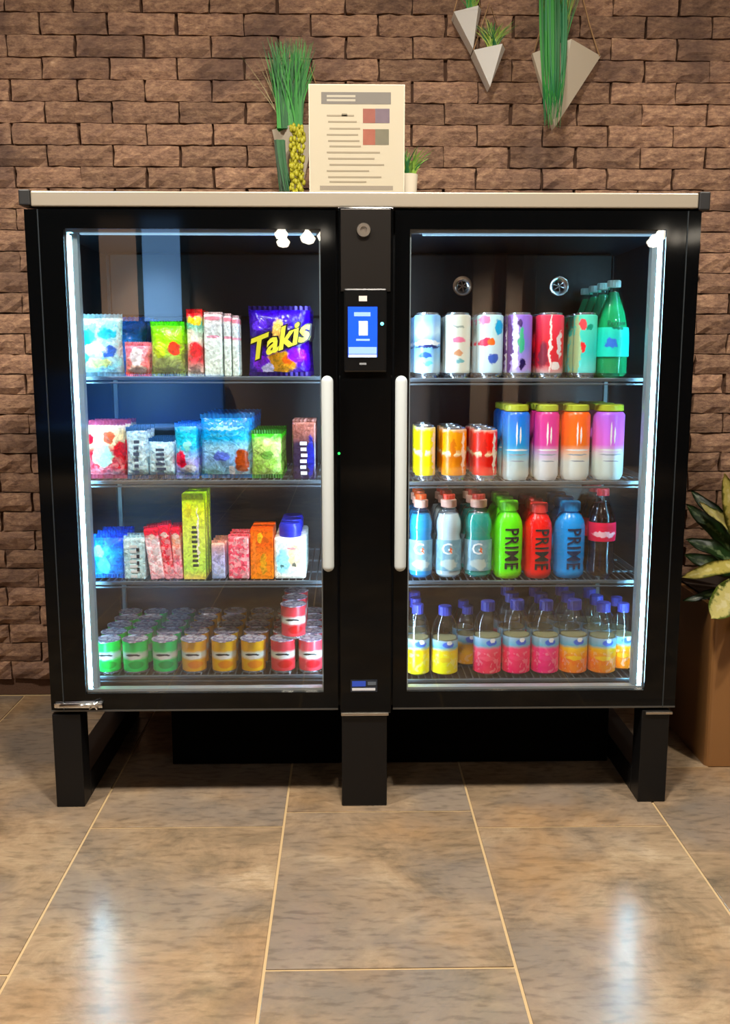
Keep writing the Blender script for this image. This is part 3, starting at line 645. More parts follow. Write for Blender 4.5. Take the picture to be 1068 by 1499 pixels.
xc, r, h = span(863, 904, 715, Z['R'][2])
pf = [(0, .006), (r*.7, 0), (r, .012), (r*.98, .03), (r*.9, h*.3), (r*.94, h*.4), (r*.99, h*.48), (r*.97, h*.62), (r*.85, h*.72), (r*.55, h*.84), (r*.36, h*.9), (r*.34, h*.95)]
lq = [(0, .008), (r*.66, .004), (r*.92, .014), (r*.9, .03), (r*.84, h*.3), (r*.88, h*.4), (r*.93, h*.48), (r*.9, h*.62), (r*.78, h*.72), (r*.46, h*.84), (0, h*.86)]
ck_l = art(h*.24, [(0, 'd2385a'), (1, 'dc4c6c')], blobs=[(0, h*.1, r*.8, .006, 'f0c8d0')], zoff=h*.4)
t = lbottle('soda_bottle', pf, CLEARP, r, h, (h*.92, h, r*.44, pm('red cap', 'd03850', .4)), (h*.42, h*.63, radf(pf), ck_l), (lq, pm('dark cola', '1c0d0c', .1)))
column(t, xc, r, Z['R'][2], 3, 'dark cola bottle with red label by the right light strip', 'bottle', 'cola bottles on the third right shelf')
# --- right, bottom shelf : juice bottles
BLUECAP = pm('blue violet cap', '3a46b4', .4)
def juice(a, b_, yt, c1, c2, c3, zs=Z['R'][3], Y=.125):
    xc, r, h = span(a, b_, yt, zs, Y)
    pf = [(0, .006), (r*.75, 0), (r*.97, .01), (r, .03), (r*.96, .045), (r, .06), (r, h*.6), (r*.97, h*.68), (r*.86, h*.76), (r*.62, h*.84), (r*.5, h*.88)]
    lqf = [(0, .008), (r*.7, .003), (r*.92, .012), (r*.95, .03), (r*.91, .045), (r*.95, .06), (r*.95, h*.46), (0, h*.46)]
    lm = art(h*.48, [(0, c1), (.35, c1), (.68, c2), (.78, '6fa9bc'), (1, '9fb4c4')], blobs=[(.006, h*.42, .014, .008, '5a78c8'), (.009, h*.45, .007, .006, 'f0f4f8'), (-.004, h*.2, .018, .006, c2)], speck=(.15, 120, [c1, c2, 'ffffff'], 0, .6), zoff=h*.05, amp=.005)
    t = lbottle('juice_bottle', pf, CLEARP, r, h, (h*.87, h, r*.5, BLUECAP), (h*.05, h*.53, r*1.006, lm), (lqf, pm('fruit drink', c3, .2)))
    # the far inner side of the wrap and the drink above it show as a pale blur through the clear shoulder
    lathe('foam_line', [(r*.9, h*.47), (r*.93, h*.50), (r*.9, h*.54), (0, h*.54)], pm('frothy drink top', '8d8a66', .5), t, 20)
    return t, xc, r
Yl, Yo = 'e9e01c', 'f0d020'
jb = [(594, 629, 884, Yl, Yo, 'd8d820', 'yellow fruit drink bottle by the center column'), (632, 671, 887, Yl, Yo, 'e0d81c', 'yellow fruit drink bottle, second from the center column'),
      (694, 735, 880, 'e0386a', 'e86a80', 'b02a72', 'pink fruit drink bottle, leftmost pink'), (737, 778, 878, 'e82c72', 'ec5c84', 'c02a86', 'pink fruit drink bottle, second of the pinks'), (780, 820, 879, 'ee2c86', 'f05a98', 'c82a92', 'pink fruit drink bottle, rightmost pink'),
      (821, 862, 878, 'ee8a2a', 'f4cc40', 'd8602c', 'orange fruit drink bottle beside the pink ones'), (864, 904, 882, 'f08c28', 'f6c840', 'd05a30', 'orange fruit drink bottle, middle of the oranges')]
for (a, b_, yt, c1, c2, c3, desc) in jb:
    t, xc, r = juice(a, b_, yt, c1, c2, c3); column(t, xc, r, Z['R'][3], 1 if ('second from' in desc or 'leftmost' in desc) else 3, desc, 'bottle', 'fruit drink bottles on the bottom right shelf')
t, xc, r = juice(668, 700, 886, 'e8a81c', 'f0c030', 'c88a18', Y=.21); place(t, xc, .176+r, Z['R'][3], 'amber fruit drink bottle set back between yellow and pink bottles', 'bottle', 'fruit drink bottles on the bottom right shelf')
o = dup(t); o.location = (xc-.004, .176+3*r+.004, Z['R'][3]); tag(o, 'amber fruit drink bottle directly behind the set-back amber one', 'bottle', 'fruit drink bottles on the bottom right shelf')
t, xc, r = juice(906, 940, 884, 'f08828', 'f0b040', 'cc5a30', Y=.15); column(t, min(xc+.002, .704), r, Z['R'][3], 2, 'orange fruit drink bottle against the right light strip', 'bottle', 'fruit drink bottles on the bottom right shelf', y0=.131, jit=0)

# --- left bottom shelf: snack cups
FOIL = art(.2, [(0, 'b8b4c4'), (1, 'b8b4c4')], speck=(.75, 110, ['d8d4e0', '6c6884', 'c8a8b4', 'e8e8f0', '9890a8'], -1, 2), rough=.3, metal=.5)
def cup(r, h, c, cd_, nm):
    t = empty('snack_cup', (0, 0, 0))
    am = art(h, [(0, cd_), (.1, c), (.4, c), (.5, 'd8dcd0'), (.62, 'ccd4cc'), (.7, c), (1, c)], blobs=[(-.001, h*.57, r*.55, h*.045, '1c1c1c'), (.004, h*.50, r*.55, h*.06, 'e8e4dc'), (r*.2, h*.27, r*.6, h*.12, cd_)], amp=.003)
    lathe('cup_body', [(0, .003), (r*.9, .002), (r*.94, 0), (r*.96, .004), (r*.97, .005), (r, h-.004), (r*1.03, h-.002), (r*1.03, h), (r*.98, h)], am, t, 24)
    lathe('base_ring', [(r*.93, 0), (r*.975, 0), (r*.975, .005), (r*.93, .005)], ALU, t, 24)
    bm = lathe_bm([(r*1.035, h-.001), (r*1.045, h+.001), (r*.95, h+.002), (r*.9, h+.0005), (0, h+.0008)], 24); bx(bm, -.009, .009, -r*1.30, -r*.9, h+.0005, h+.0012); fin('foil_lid', bm, FOIL, t)
    return t
cups = [(139, 176, '3fcf6c', '1f9f4a', 'green snack cup, leftmost column'), (179, 216, '42d67c', '1fae5a', 'green snack cup, second column from the left strip'), (222, 260, '30cc78', '16a050', 'green snack cup, third column, beside yellow ones'),
        (263, 304, 'f0b820', 'e08a14', 'yellow-orange snack cup, leftmost yellow column'), (307, 348, 'f0c42a', 'e09018', 'yellow-orange snack cup, middle yellow column'), (350, 391, 'f2be22', 'ea9010', 'yellow-orange snack cup, rightmost yellow column'),
        (394, 434, 'd85a66', 'cc2c3a', 'red snack cup, left red column'), (437, 472, 'd4606c', 'c03444', 'red snack cup, right red column by the door edge')]
cp_last = None
for i, (a, b_, c, cd_, desc) in enumerate(cups):
    xc, r, _ = span(a, b_, 936, Z['L'][3]); r = .0312; h = at(300, 937, .11).z-Z['L'][3]
    t = cup(r, h, c, cd_, ['c8a0a0', 'a8c8b0', 'b0a8d0'][i % 3]); column(t, xc, r, Z['L'][3], 5, desc, 'snack cup', 'snack cups on the bottom left shelf', jit=.003)
    if i == 6: cp_last, xr, rr_, hh_ = t, xc, r, h
for k in range(3):
    o = dup(cp_last); o.location = (xr+.026, .095+rr_+.012+k*.0705, Z['L'][3]+hh_+.003); tag(o, 'red snack cup stacked on top of the red ones, '+ORD[k], 'snack cup', 'snack cups on the bottom left shelf')

# --- bags
BAGS[0] = .7
def bag(name, w_, h, d, am, seed, seal=.010, topm=None, crimp=None):
    rr = random.Random(seed); t = empty(name, (0, 0, 0)); bm = bmesh.new(); nx, nz = 12, 14; z0, z1 = seal, h-seal
    fr, bk = {}, {}
    for i in range(nx+1):
        for j in range(nz+1):
            u, v = i/nx, j/nz; su = math.sin(PI*u)**.55 if 0 < u < 1 else 0; sv = math.sin(PI*v)**.5 if 0 < v < 1 else 0
            th = d*.5*su*sv; wr = noise.noise(Vector((u*4+seed, v*5, seed*.7)))*.006*su
            xx = (u-.5)*w_*(1-.05*math.sin(PI*v)); zz = z0+(z1-z0)*v
            fr[i, j] = bm.verts.new((xx, -th+wr-(.0003 if 0 < j < nz else .0002), zz))
            if i in (0, nx): bk[i, j] = fr[i, j]
            else: bk[i, j] = bm.verts.new((xx, th+wr*.5+.0003, zz))
    for i in range(nx):
        for j in range(nz):
            bm.faces.new((fr[i, j], fr[i+1, j], fr[i+1, j+1], fr[i, j+1])); bm.faces.new((bk[i+1, j], bk[i, j], bk[i, j+1], bk[i+1, j+1]))
    fin('bag_body', bm, am, t, True)
    for nm, za, zb in (('top_seal', z1-.001, h), ('bottom_seal', 0.0005, z0+.001)):
        bm = bmesh.new(); n = 24; A = []; B = []
        for k in range(n+1):
            x = (k/n-.5)*w_; y = .0012*(1 if k % 2 else -1)+noise.noise(Vector((x*20, seed, za*9)))*.004
            A.append(bm.verts.new((x, y, za))); B.append(bm.verts.new((x, y, zb-(.0018 if (k % 2 and nm[0] == 't') else 0))))
        for k in range(n): bm.faces.new((A[k], A[k+1], B[k+1], B[k]))
        r_ = bmesh.ops.solidify(bm, geom=bm.faces[:], thickness=.0008)
        fin(nm, bm, crimp or am, t)
    return t
def marks(t, x0, x1, z0, z1, y, n, mat, seed, vertical=False, name='print_marks', wmin=.4):
    # illegible lettering: small raised ink strokes
    rr = random.Random(seed); bm = bmesh.new()
    for k in range(n):
        if vertical:
            za = z0+(z1-z0)*k/n; zb = za+(z1-z0)/n*.55; a = x0+rr.uniform(0, .15)*(x1-x0); b_ = x1-rr.uniform(0, .25)*(x1-x0); bx(bm, a, b_, y, y+.0006, za, zb)
        else:
            xa = x0+(x1-x0)*k/n; bx(bm, xa, xa+(x1-x0)/n*.55, y, y+.0006, z0+rr.uniform(0, .2)*(z1-z0), z1-rr.uniform(0, .3)*(z1-z0))
    return fin(name, bm, mat, t)
def lrow(t, a, b_, z, d, n, desc, cat, group, y0=.10, pitch=None, tilt=0, rz=0, Y=.12):
    xc = (at(a, 600, Y).x+at(b_, 600, Y).x)/2
    pitch = pitch or d+.012
    for k in range(n):
        place(t, xc, y0+d/2+k*pitch, z, '%s, %s' % (desc, ORD[k] if k else 'front of its row'), cat, group, tilt=tilt, rz=rz+(R.uniform(-.06, .06) if k else 0))
def lsize(a, b_, yt, z, Y=.12): p, q = at(a, yt, Y), at(b_, yt, Y); return (q.x-p.x)*.95, p.z-z
WI = pm('white ink', 'e8ecec', .4); DI = pm('dark ink', '20262c', .5)
zA, zB_, zC = Z['L'][:3]
G1 = 'snack bags on the top left shelf'
w_, h = lsize(107, 186, 459, zA)
t = bag('snack_bag', w_, h, .06, art(h, [(0, 'cfe4ea'), (.2, '9fd0d8'), (.45, 'd5e0ec'), (.75, '8fd0dc'), (1, 'e8f0f2')], blobs=[(-.02, h*.62, .022, .018, '2a7a9c'), (.028, h*.68, .02, .012, '2f97a8'), (.03, h*.4, .016, .014, '3a6fb0'), (0, h*.22, .03, .012, 'd8d49a'), (-.028, h*.3, .012, .014, '4ab0b8'), (.0, h*.44, .026, .012, 'e4e0f4')], speck=(.35, 70, ['d8ecf0', '68a8c0', 'f2f4f4', '9fd8dc'], 0, .9)), 3, crimp=pm('pale blue foil', 'bcdfe8', .3, metal=.3))
lrow(t, 107, 186, zA, .06, 1, 'puffy white and teal snack bag by the left light strip', 'bag', G1)
t = bag('snack_bag', .13, h*.98, .06, art(h, [(0, '1f6fc8'), (.5, '1a86dc'), (1, '2a78c0')], rough=.25), 4)
lrow(t, 118, 222, zA, .06, 3, 'plain bright blue snack bag behind the white and teal bag', 'bag', G1, y0=.175)
w_, h = lsize(188, 226, 500, zA)
t = bag('snack_bag', w_, h, .03, art(h, [(0, 'd87a5c'), (.4, 'd88a90'), (.9, 'd890b0'), (1, 'e8c8d8')], blobs=[(.0, h*.55, .014, .022, 'c8c4d0'), (0, h*.2, .02, .01, 'f0d8d0')], speck=(.3, 120, ['d87a70', 'f0c4c0', 'c06a78'], 0, 1)), 5)
lrow(t, 186, 224, zA, .03, 2, 'small salmon pink snack packet left of the lime bag', 'bag', G1)
w_, h = lsize(222, 275, 470, zA)
t = bag('snack_bag', w_, h, .05, art(h, [(0, '9aa870'), (.35, '88a85a'), (.5, 'a8e010'), (.75, '9cf010'), (1, '58d820')], blobs=[(.018, h*.5, .014, .016, 'e0603c'), (-.016, h*.48, .014, .02, 'c8f010'), (0, h*.2, .035, .018, '8a9a6a'), (.01, h*.72, .03, .012, 'a8f020')], speck=(.35, 110, ['4a5a30', 'b8c888', '88a050'], 0, .4)), 6)
lrow(t, 222, 275, zA, .05, 3, 'lime green snack bag with red emblem', 'bag', G1)
w_, h = lsize(276, 301, 452, zA)
t = bag('snack_bag', w_, h, .035, art(h, [(0, 'c8d8d0'), (.25, 'd86070'), (.5, 'd8c8c0'), (.8, '50a898'), (.9, 'c83a48'), (1, 'b83040')], blobs=[(.004, h*.38, .016, .02, 'cc3048'), (-.01, h*.6, .01, .016, 'e8e4d8'), (.0, h*.82, .016, .01, 'e8d050')]), 7)
lrow(t, 275, 302, zA, .035, 4, 'narrow red white and teal snack packet', 'bag', G1)
def pack(name, w_, h, d, am, crimp=None, bev=.004):
    t = empty(name, (0, 0, 0)); bm = bmesh.new(); bx(bm, -w_/2, w_/2, -d/2, d/2, 0, h-.006, bev)
    fin('pack_body', bm, am, t)
    bm = bmesh.new(); n = 12; 
    vs = [(-w_/2+w_*k/n, .0012*(1 if k % 2 else -1)) for k in range(n+1)]
    A = [bm.verts.new((x, y, h-.0075)) for x, y in vs]; B = [bm.verts.new((x, y, h)) for x, y in vs]
    for k in range(n): bm.faces.new((A[k], A[k+1], B[k+1], B[k]))
    bmesh.ops.solidify(bm, geom=bm.faces[:], thickness=.0008)
    fin('top_seal', bm, crimp or am, t); return t
for k, (a, b_, yt) in enumerate(((302, 330, 457), (331, 342, 459), (343, 353, 462))):
    w_, h = lsize(a, b_, yt, zA)
    t = pack('snack_pack', w_, h, .03, art(h, [(0, 'c4d4cc'), (.5, 'cfe0e0'), (.8, 'c8d4dc'), (1, 'd4c0c4')], blobs=[(0, h*.62, .016, .003, 'b88ea0'), (.0, h*.9, .02, .005, 'c890a0')], amp=.003, rough=.3, metal=.2))
    lrow(t, a, b_, zA, .03, 2, 'tall silver-white snack pack, '+['left and widest of the three', 'middle of the three', 'right of the three'][k], 'snack pack', 'silver packs on the top left shelf')
# purple chip bag with yellow lettering
w_, h = lsize(362, 458, 447, zA)
PURP = art(h, [(0, '3c1a74'), (.25, '5a28a8'), (.55, '2c1458'), (.8, '43208c'), (1, '3a22a4')], blobs=[(-.0, h*.52, .05, .024, '1c1022'), (.004, h*.2, .036, .026, 'e0a84a'), (.02, h*.24, .014, .012, 'c8682c'), (-.04, h*.17, .02, .02, '9a50dc'), (.042, h*.3, .022, .018, '8a2cd0'), (-.028, h*.11, .014, .012, 'e8d0e8'), (.0, h*.62, .014, .03, 'd8b878'), (.05, h*.8, .02, .04, '4a2cd0'), (-.045, h*.72, .02, .012, '6a4cc0')], rough=.22, amp=.008)
tk = bag('chip_bag', w_, h, .065, PURP, 11, crimp=pm('purple foil', '4626a0', .25, metal=.3))
me_ = text('lettering', 'Takis', .071, pm('yellow green lettering', 'e8e43c', .35), tk, (0, -.040, h*.50), shear=.15, bold=.0022, sx=.95, ext=.001)
me2 = text('lettering_outline', 'Takis', .071, pm('dark lettering outline', '1a0e20', .4), tk, (.0015, -.0375, h*.497), shear=.15, bold=.0052, sx=.95, ext=.001)
for oo in (me_, me2):
    for v in oo.data.vertices:
        x, z = v.co.x, v.co.z-h*.5; v.co.z = h*.5+z*(1+.0)+x*.38; v.co.y += 3.2*x*x
lrow(tk, 362, 458, zA, .065, 4, 'large purple chip bag with yellow lettering by the door edge', 'bag', 'purple chip bags on the top left shelf', pitch=.076)
# second shelf
G2 = 'snack bags on the second left shelf'
w_, h = lsize(118, 184, 616, zB_)
t = bag('snack_bag', w_, h, .045, art(h, [(0, 'dca8b0'), (.2, 'e04c60'), (.5, 'd84050'), (.62, 'd8c8a8'), (.88, 'e8e0c4'), (1, 'e87c90')], blobs=[(-.002, h*.42, .024, .026, 'b8dcc8'), (-.035, h*.7, .014, .012, 'c03848'), (.014, h*.72, .012, .016, 'b86a50'), (.038, h*.5, .012, .02, 'c02030')], speck=(.25, 90, ['f0b0b8', 'd03048', 'f0e0d8'], 0, .5)), 21, crimp=pm('pink foil', 'e05a80', .3))
lrow(t, 118, 184, zB_, .045, 3, 'red and cream candy bag by the left light strip', 'bag', G2)
for k, (a, b_, yt, dsc) in enumerate(((183, 216, 624, 'narrow pale blue candy packet with dark vertical print'), (215, 256, 640, 'silver-white candy packet with dark print'))):
    w_, h = lsize(a, b_, yt, zB_)
    t = bag('snack_bag', w_, h, .03, art(h, [(0, 'bcd8dc'), (.4, 'c4d8e0'), (.8, 'b4d0e0'), (1, '5a90c8')], speck=(.3, 130, ['dfe8ec', '8fb0c8', 'c8dce4'], 0, 1)), 22+k, crimp=pm('blue foil', '3c80c4', .3))
    marks(t, -.006 if k == 0 else -.012, .010 if k == 0 else .014, h*.12, h*.8, -.0205, 6, pm('slate ink', '4a5670', .5), 5+k, True)
    lrow(t, a, b_, zB_, .03, 3, dsc, 'bag', G2)
w_, h = lsize(254, 290, 618, zB_)
t = bag('snack_bag', w_, h, .035, art(h, [(0, '88a8d0'), (.3, 'b0a0c8'), (.55, '48b8d0'), (.8, '20b8dc'), (1, '1878e0')], blobs=[(-.012, h*.35, .012, .022, 'd83c68'), (.008, h*.2, .014, .012, 'e0e0ec'), (.004, h*.6, .01, .012, 'a8f0f0')], speck=(.25, 120, ['3c70c0', 'd0e8f0', '60c8dc'], 0, .6)), 25)
lrow(t, 254, 290, zB_, .035, 3, 'turquoise candy bag with pink print', 'bag', G2)
w_, h = lsize(290, 370, 606, zB_)
t = bag('snack_bag', w_, h, .05, art(h, [(0, '98c0c0'), (.3, '90b0d4'), (.5, 'a4d0e8'), (.62, '38b4e4'), (.85, '2090dc'), (1, '2c78c8')], blobs=[(.038, h*.28, .018, .03, '8a4c28'), (.012, h*.14, .008, .012, 'e8e8e0'), (-.01, h*.36, .02, .012, '6878b8'), (.0, h*.78, .045, .004, 'b0e8f8'), (.0, h*.68, .045, .003, '70ccf4')], rough=.25), 26, crimp=pm('bright blue foil', '2c98e0', .25))
lrow(t, 290, 370, zB_, .05, 5, 'wide bright blue cookie bag', 'bag', G2, pitch=.062)
w_, h = lsize(366, 414, 629, zB_)
t = bag('snack_bag', w_, h, .04, art(h, [(0, '88a850'), (.4, '90b068'), (.75, 'b8d490'), (.85, '58c040'), (1, '3ca838')], speck=(.3, 110, ['a8c878', '608838', 'c8dca0'], 0, .8), blobs=[(.0, h*.5, .016, .01, '6a9050')]), 27, crimp=pm('green foil', '48b83c', .3))
lrow(t, 366, 414, zB_, .04, 4, 'green snack bag right of the blue cookie bag', 'bag', G2)
w_, h = lsize(427, 463, 614, zB_)
t = pack('snack_pack', w_, h, .03, art(h, [(0, '1c1828'), (.6, '241c28'), (.7, '5c403c'), (.95, '7c5850'), (1, 'a08480')], blobs=[(.016, h*.4, .008, .05, '24285c')], rough=.25))
marks(t, -.010, .008, h*.08, h*.68, -.0165, 6, WI, 9, True)
lrow(t, 427, 463, zB_, .03, 3, 'dark brown snack pack with white vertical print by the door edge', 'snack pack', 'dark packs on the second left shelf')
# third shelf
G3 = 'snack bags on the third left shelf'
w_, h = lsize(125, 176, 781, zC)
t = bag('snack_bag', w_, h, .04, art(h, [(0, '4c9cc8'), (.4, '2c80d0'), (.6, '50b0dc'), (.75, '2068d0'), (1, '2c58c0')], blobs=[(-.024, h*.62, .014, .014, 'a8f0f0'), (-.01, h*.3, .014, .022, '70c8dc')], speck=(.25, 110, ['2058c0', '60b8e0', '1c78c8'], 0, 1)), 31)
lrow(t, 125, 176, zC, .04, 3, 'blue candy bag by the left light strip', 'bag', G3)
w_, h = lsize(174, 207, 783, zC)
t = pack('snack_pack', w_, h, .025, art(h, [(0, 'a8c0c4'), (.5, '98b0b4'), (.9, 'b0c4c8')], speck=(.3, 140, ['d8e0e0', '708890', 'a8bcc0'], 0, 1)))
marks(t, -.011, .010, h*.05, h*.85, -.0140, 7, WI, 12, True); marks(t, .006, .014, h*.2, h*.8, -.0146, 4, DI, 13, True, 'dark_marks')
lrow(t, 174, 207, zC, .025, 2, 'silver snack pack with white vertical print', 'snack pack', G3)
for k, (a, b_, yt, tl) in enumerate(((212, 238, 768, -.12), (234, 252, 764, -.10), (248, 264, 767, -.05))):
    w_, h = lsize(a, b_, yt, zC)
    t = pack('snack_pack', w_*.86, h, .022, art(h, [(0, 'd8a8b0'), (.3, ['e0d4dc', 'c02c48', 'd890a0'][k]), (.75, ['d8ccd4', 'd04850', 'e0b898'][k]), (.85, 'e04c60'), (1, 'd83050')], blobs=[(0, h*.8, .008, .008, 'f4d8d0')], speck=(.35, 150, ['f0e0e4', 'c83048', 'e8b0b0'], .1, .8)), crimp=pm('red foil', 'd83c58', .3))
    lrow(t, a, b_, zC, .022, 2, ['white and red snack stick pack leaning left', 'red snack stick pack leaning, middle', 'pink snack stick pack next to the tall lime box'][k], 'snack pack', G3, tilt=tl)
BAGS[0] = .12
def carton(name, w_, h, d, am):
    t = empty(name, (0, 0, 0)); bm = bmesh.new(); bx(bm, -w_/2, w_/2, -d/2, d/2, 0, h-.001, .0015); fin('carton_body', bm, am, t)
    bm = bmesh.new(); bx(bm, -w_/2+.001, w_/2-.001, -d/2+.001, d/2-.001, h-.0012, h, .0003); fin('end_flap', bm, am, t); return t
w_, h = lsize(263, 297, 721, zC)
t = carton('candy_box', w_, h, .03, art(h, [(0, 'c8b870'), (.12, 'a8c468'), (.5, 'c4d070'), (.8, 'd4dc50'), (1, 'b4d850')], blobs=[(-.012, h*.8, .006, .02, 'b8b818'), (.010, h*.5, .003, .07, 'f0ecd8')]))
marks(t, -.006, .010, h*.15, h*.65, -.0155, 9, pm('olive ink', '4a5030', .5), 15, True)
lrow(t, 263, 297, zC, .03, 3, 'tall lime yellow candy box', 'box', 'cartons on the third left shelf')
w_, h = lsize(305, 326, 790, zC)
t = pack('snack_pack', w_, h, .022, art(h, [(0, '8898b0'), (.5, '9c98b8'), (.8, 'a89098'), (1, 'd8b8a8')], speck=(.3, 150, ['c8d0dc', '687898', 'a8a8c0'], 0, .7)))
lrow(t, 305, 326, zC, .022, 3, 'small grey-lilac snack bar pack', 'snack pack', G3)
w_, h = lsize(330, 362, 781, zC)
t = pack('snack_pack', w_, h, .024, art(h, [(0, 'd88898'), (.5, 'd87890'), (.9, 'e0909c')], speck=(.5, 130, ['f0c8c8', 'c83858', 'e0808c', 'f4e0dc'], 0, .95)))
lrow(t, 330, 362, zC, .024, 3, 'pink and red speckled snack pack', 'snack pack', G3)
w_, h = lsize(363, 398, 772, zC)
t = carton('candy_box', w_, h, .028, art(h, [(0, 'c88430'), (.5, 'c87020'), (.7, 'b85010'), (.9, 'd8701c'), (1, 'c86830')], blobs=[(-.004, h*.82, .006, .012, 'f4c858'), (.004, h*.3, .008, .026, 'b08838'), (-.018, h*.5, .004, .05, 'e89858')]))
lrow(t, 363, 398, zC, .028, 3, 'orange candy box', 'box', 'cartons on the third left shelf')
w_, h = lsize(400, 449, 766, zC)
t = empty('canister', (0, 0, 0)); hh = h*.76
bm = bmesh.new(); bx(bm, -w_/2, w_/2, -.028, .028, 0, hh, .006); fin('canister_body', bm, art(hh, [(0, 'dcd8c8'), (.5, 'c8e0e0'), (1, 'e4e4dc')], blobs=[(-.018, hh*.42, .016, .03, 'a8dce4'), (.012, hh*.55, .016, .03, 'd8c8a8'), (.01, hh*.35, .006, .007, '5a5a50'), (-.02, hh*.3, .006, .006, '4a6a6c'), (.004, hh*.72, .012, .004, 'c89090')]), t)
lathe('flip_cap', [(0, hh), (.026, hh), (.027, hh+.004), (.0275, h-.008), (.024, h), (0, h)], pm('blue cap', '2a34d0', .35), t, 24)
xc = (at(400, 800, .12).x+at(449, 800, .12).x)/2
for k in range(3): place(t, xc, .13+k*.062, zC, 'white canister with blue cap right of the orange box, '+(ORD[k] if k else 'front of its row'), 'container', 'blue capped canisters')

# ================================================================ ON TOP AND ON THE WALL
# sign
s0, s1 = at(452, 200, .07), at(592, 200, .07); zt = at(500, 123, .07).z; zb = 1.4412
sg = empty('sign_holder', ((s0.x+s1.x)/2, .07, zb)); hw = (s1.x-s0.x)/2; sh = zt-zb
tag(sg, 'upright cream notice sheet in a holder on top of the cooler', 'sign')
CREAM = pm('cream paper', 'b4ab98', .7); 
box('notice_sheet', -hw+.002, hw-.002, -.0008, .0008, .004, sh-.002, CREAM, sg)
bm = bmesh.new(); bx(bm, -hw, hw, -.0028, -.0012, 0, sh, .0004); fin('acrylic_front', bm, clearmat('acrylic', (1, 1, .99), .35, 1.45, .05), sg)
bm = bmesh.new(); bx(bm, -hw, hw, .0012, .003, 0, sh); HB = pm('clear white acrylic', 'e4dccb', .2); fin('holder_back', bm, HB, sg); box('holder_foot', -hw, hw, .003, .075, 0, .003, HB, sg)
def spr(name, px0, px1, py0, py1, m):
    p, q = at(px0, py1, .068), at(px1, py0, .068); return box(name, p.x-sg.location.x, q.x-sg.location.x, -.00115 if 'line' not in name and 'mark' not in name else -.00119, -.0009, p.z-zb, q.z-zb, m, sg)
spr('heading_band', 470, 572, 135, 152, pm('grey print', '6e6a66', .7)); spr('footer_band', 468, 575, 272, 278, pm('grey print b', '857c70', .7))
spr('heading_line', 478, 520, 139, 142, pm('pale print', 'a8a294', .7)); spr('heading_line', 478, 520, 145, 148, pm('pale print b', 'a8a294', .7))
for (a0, a1, b0, b1, c) in ((531, 549, 159, 180, '96564a'), (549, 570, 159, 180, '746472'), (531, 549, 189, 212, 'a05a48'), (549, 569, 189, 212, '74705e')): spr('picture_print', a0, a1, b0, b1, pm('picture print', c, .7, var=.4, bscale=90))
LP = pm('text line print', '8c8270', .7)
for k, (a1, b0) in enumerate(((518, 168), (522, 177), (527, 187), (524, 196), (526, 205), (528, 213), (556, 222), (548, 231), (562, 240), (540, 249), (558, 258), (536, 265))): spr('text_line', 478+(k % 3)*2, a1, b0, b0+2.2, LP)
spr('text_mark', 500, 508, 166, 170, pm('dark mark', '807868', .7))

POT = pm('off white ceramic', 'd6cdb9', .55, bump=.15, bscale=40); POTW = pm('white ceramic', 'e2e2de', .55, bump=.1, bscale=40)
ROPE = pm('jute rope', 'b08a60', .9, bump=.6, bscale=500); GR1 = pm('grass green', '2f8a35', .5); GR2 = pm('dark grass green', '1d6430', .5); GR3 = pm('lime grass', '7ea53a', .5)
SOIL = pm('potting soil', '2c2018', .9)
def tri_pot(t, A, B, Cc, tip, m, wall=.0):
    # geometric wall pot: left-top, front-top, right-top corners, back on wall, single tip (local coords)
    bm = bmesh.new(); yb = -.002
    la, lb = Vector(A), Vector(Cc); f = Vector(B); ti = Vector(tip); ba, bb = Vector((A[0], yb, A[2])), Vector((Cc[0], yb, Cc[2])); tb = Vector((tip[0], yb, tip[2]))
    vs = [bm.verts.new(p) for p in (la, f, lb, bb, ba, ti, tb)]
    la, f, lb, bb, ba, ti, tb = vs
    bm.faces.new((la, f, ti)); bm.faces.new((f, lb, ti)); bm.faces.new((lb, bb, tb, ti)); bm.faces.new((ba, la, ti, tb)); bm.faces.new((bb, ba, tb)); 
    top = bm.faces.new((ba, bb, lb, f, la))
    bmesh.ops.recalc_face_normals(bm, faces=bm.faces)
    r_ = bmesh.ops.inset_region(bm, faces=[top], thickness=.005, depth=0); bmesh.ops.translate(bm, verts=top.verts, vec=(0, 0, -.008))
    top.material_index = 1
    return fin('pot', bm, [m, SOIL], t, recalc=False)
def blades(t, base, n, h, spread, mats, seed, droop=.0, w_=.0022, lean=(0, 0), name='grass_blades', ymax=None, brad=.01):
    rr = random.Random(seed)
    for mi, m in enumerate(mats):
        bm = bmesh.new()
        for k in range(n//len(mats)):
            an = rr.uniform(0, 2*PI); sp = spread*rr.uniform(.1, 1); hh = h*rr.uniform(.6, 1.05); p = Vector(base)+Vector((rr.uniform(-brad, brad), rr.uniform(-brad, brad)*.6, 0))
            dx, dy = sp*math.cos(an)+lean[0], sp*math.sin(an)*.5+lean[1]; prev = None; ns = 6
            for s in range(ns+1):
                u = s/ns; q = p+Vector((dx*u**1.5, dy*u**1.5, hh*u-droop*hh*u**3)); ww = w_*(1-u*.9)
                if ymax is not None and q.y > ymax: q.y = ymax
                a = bm.verts.new(q+Vector((-ww, 0, 0))); b = bm.verts.new(q+Vector((ww, ww*.4, 0)))
                if prev: bm.faces.new((prev[0], prev[1], b, a))
                prev = (a, b)
        o = fin(name, bm, m, t); tag(o, kind='stuff')
def rel(px, py, Y, o): v = at(px, py, Y); return (v.x-o.x, Y-o.y, v.z-o.z)
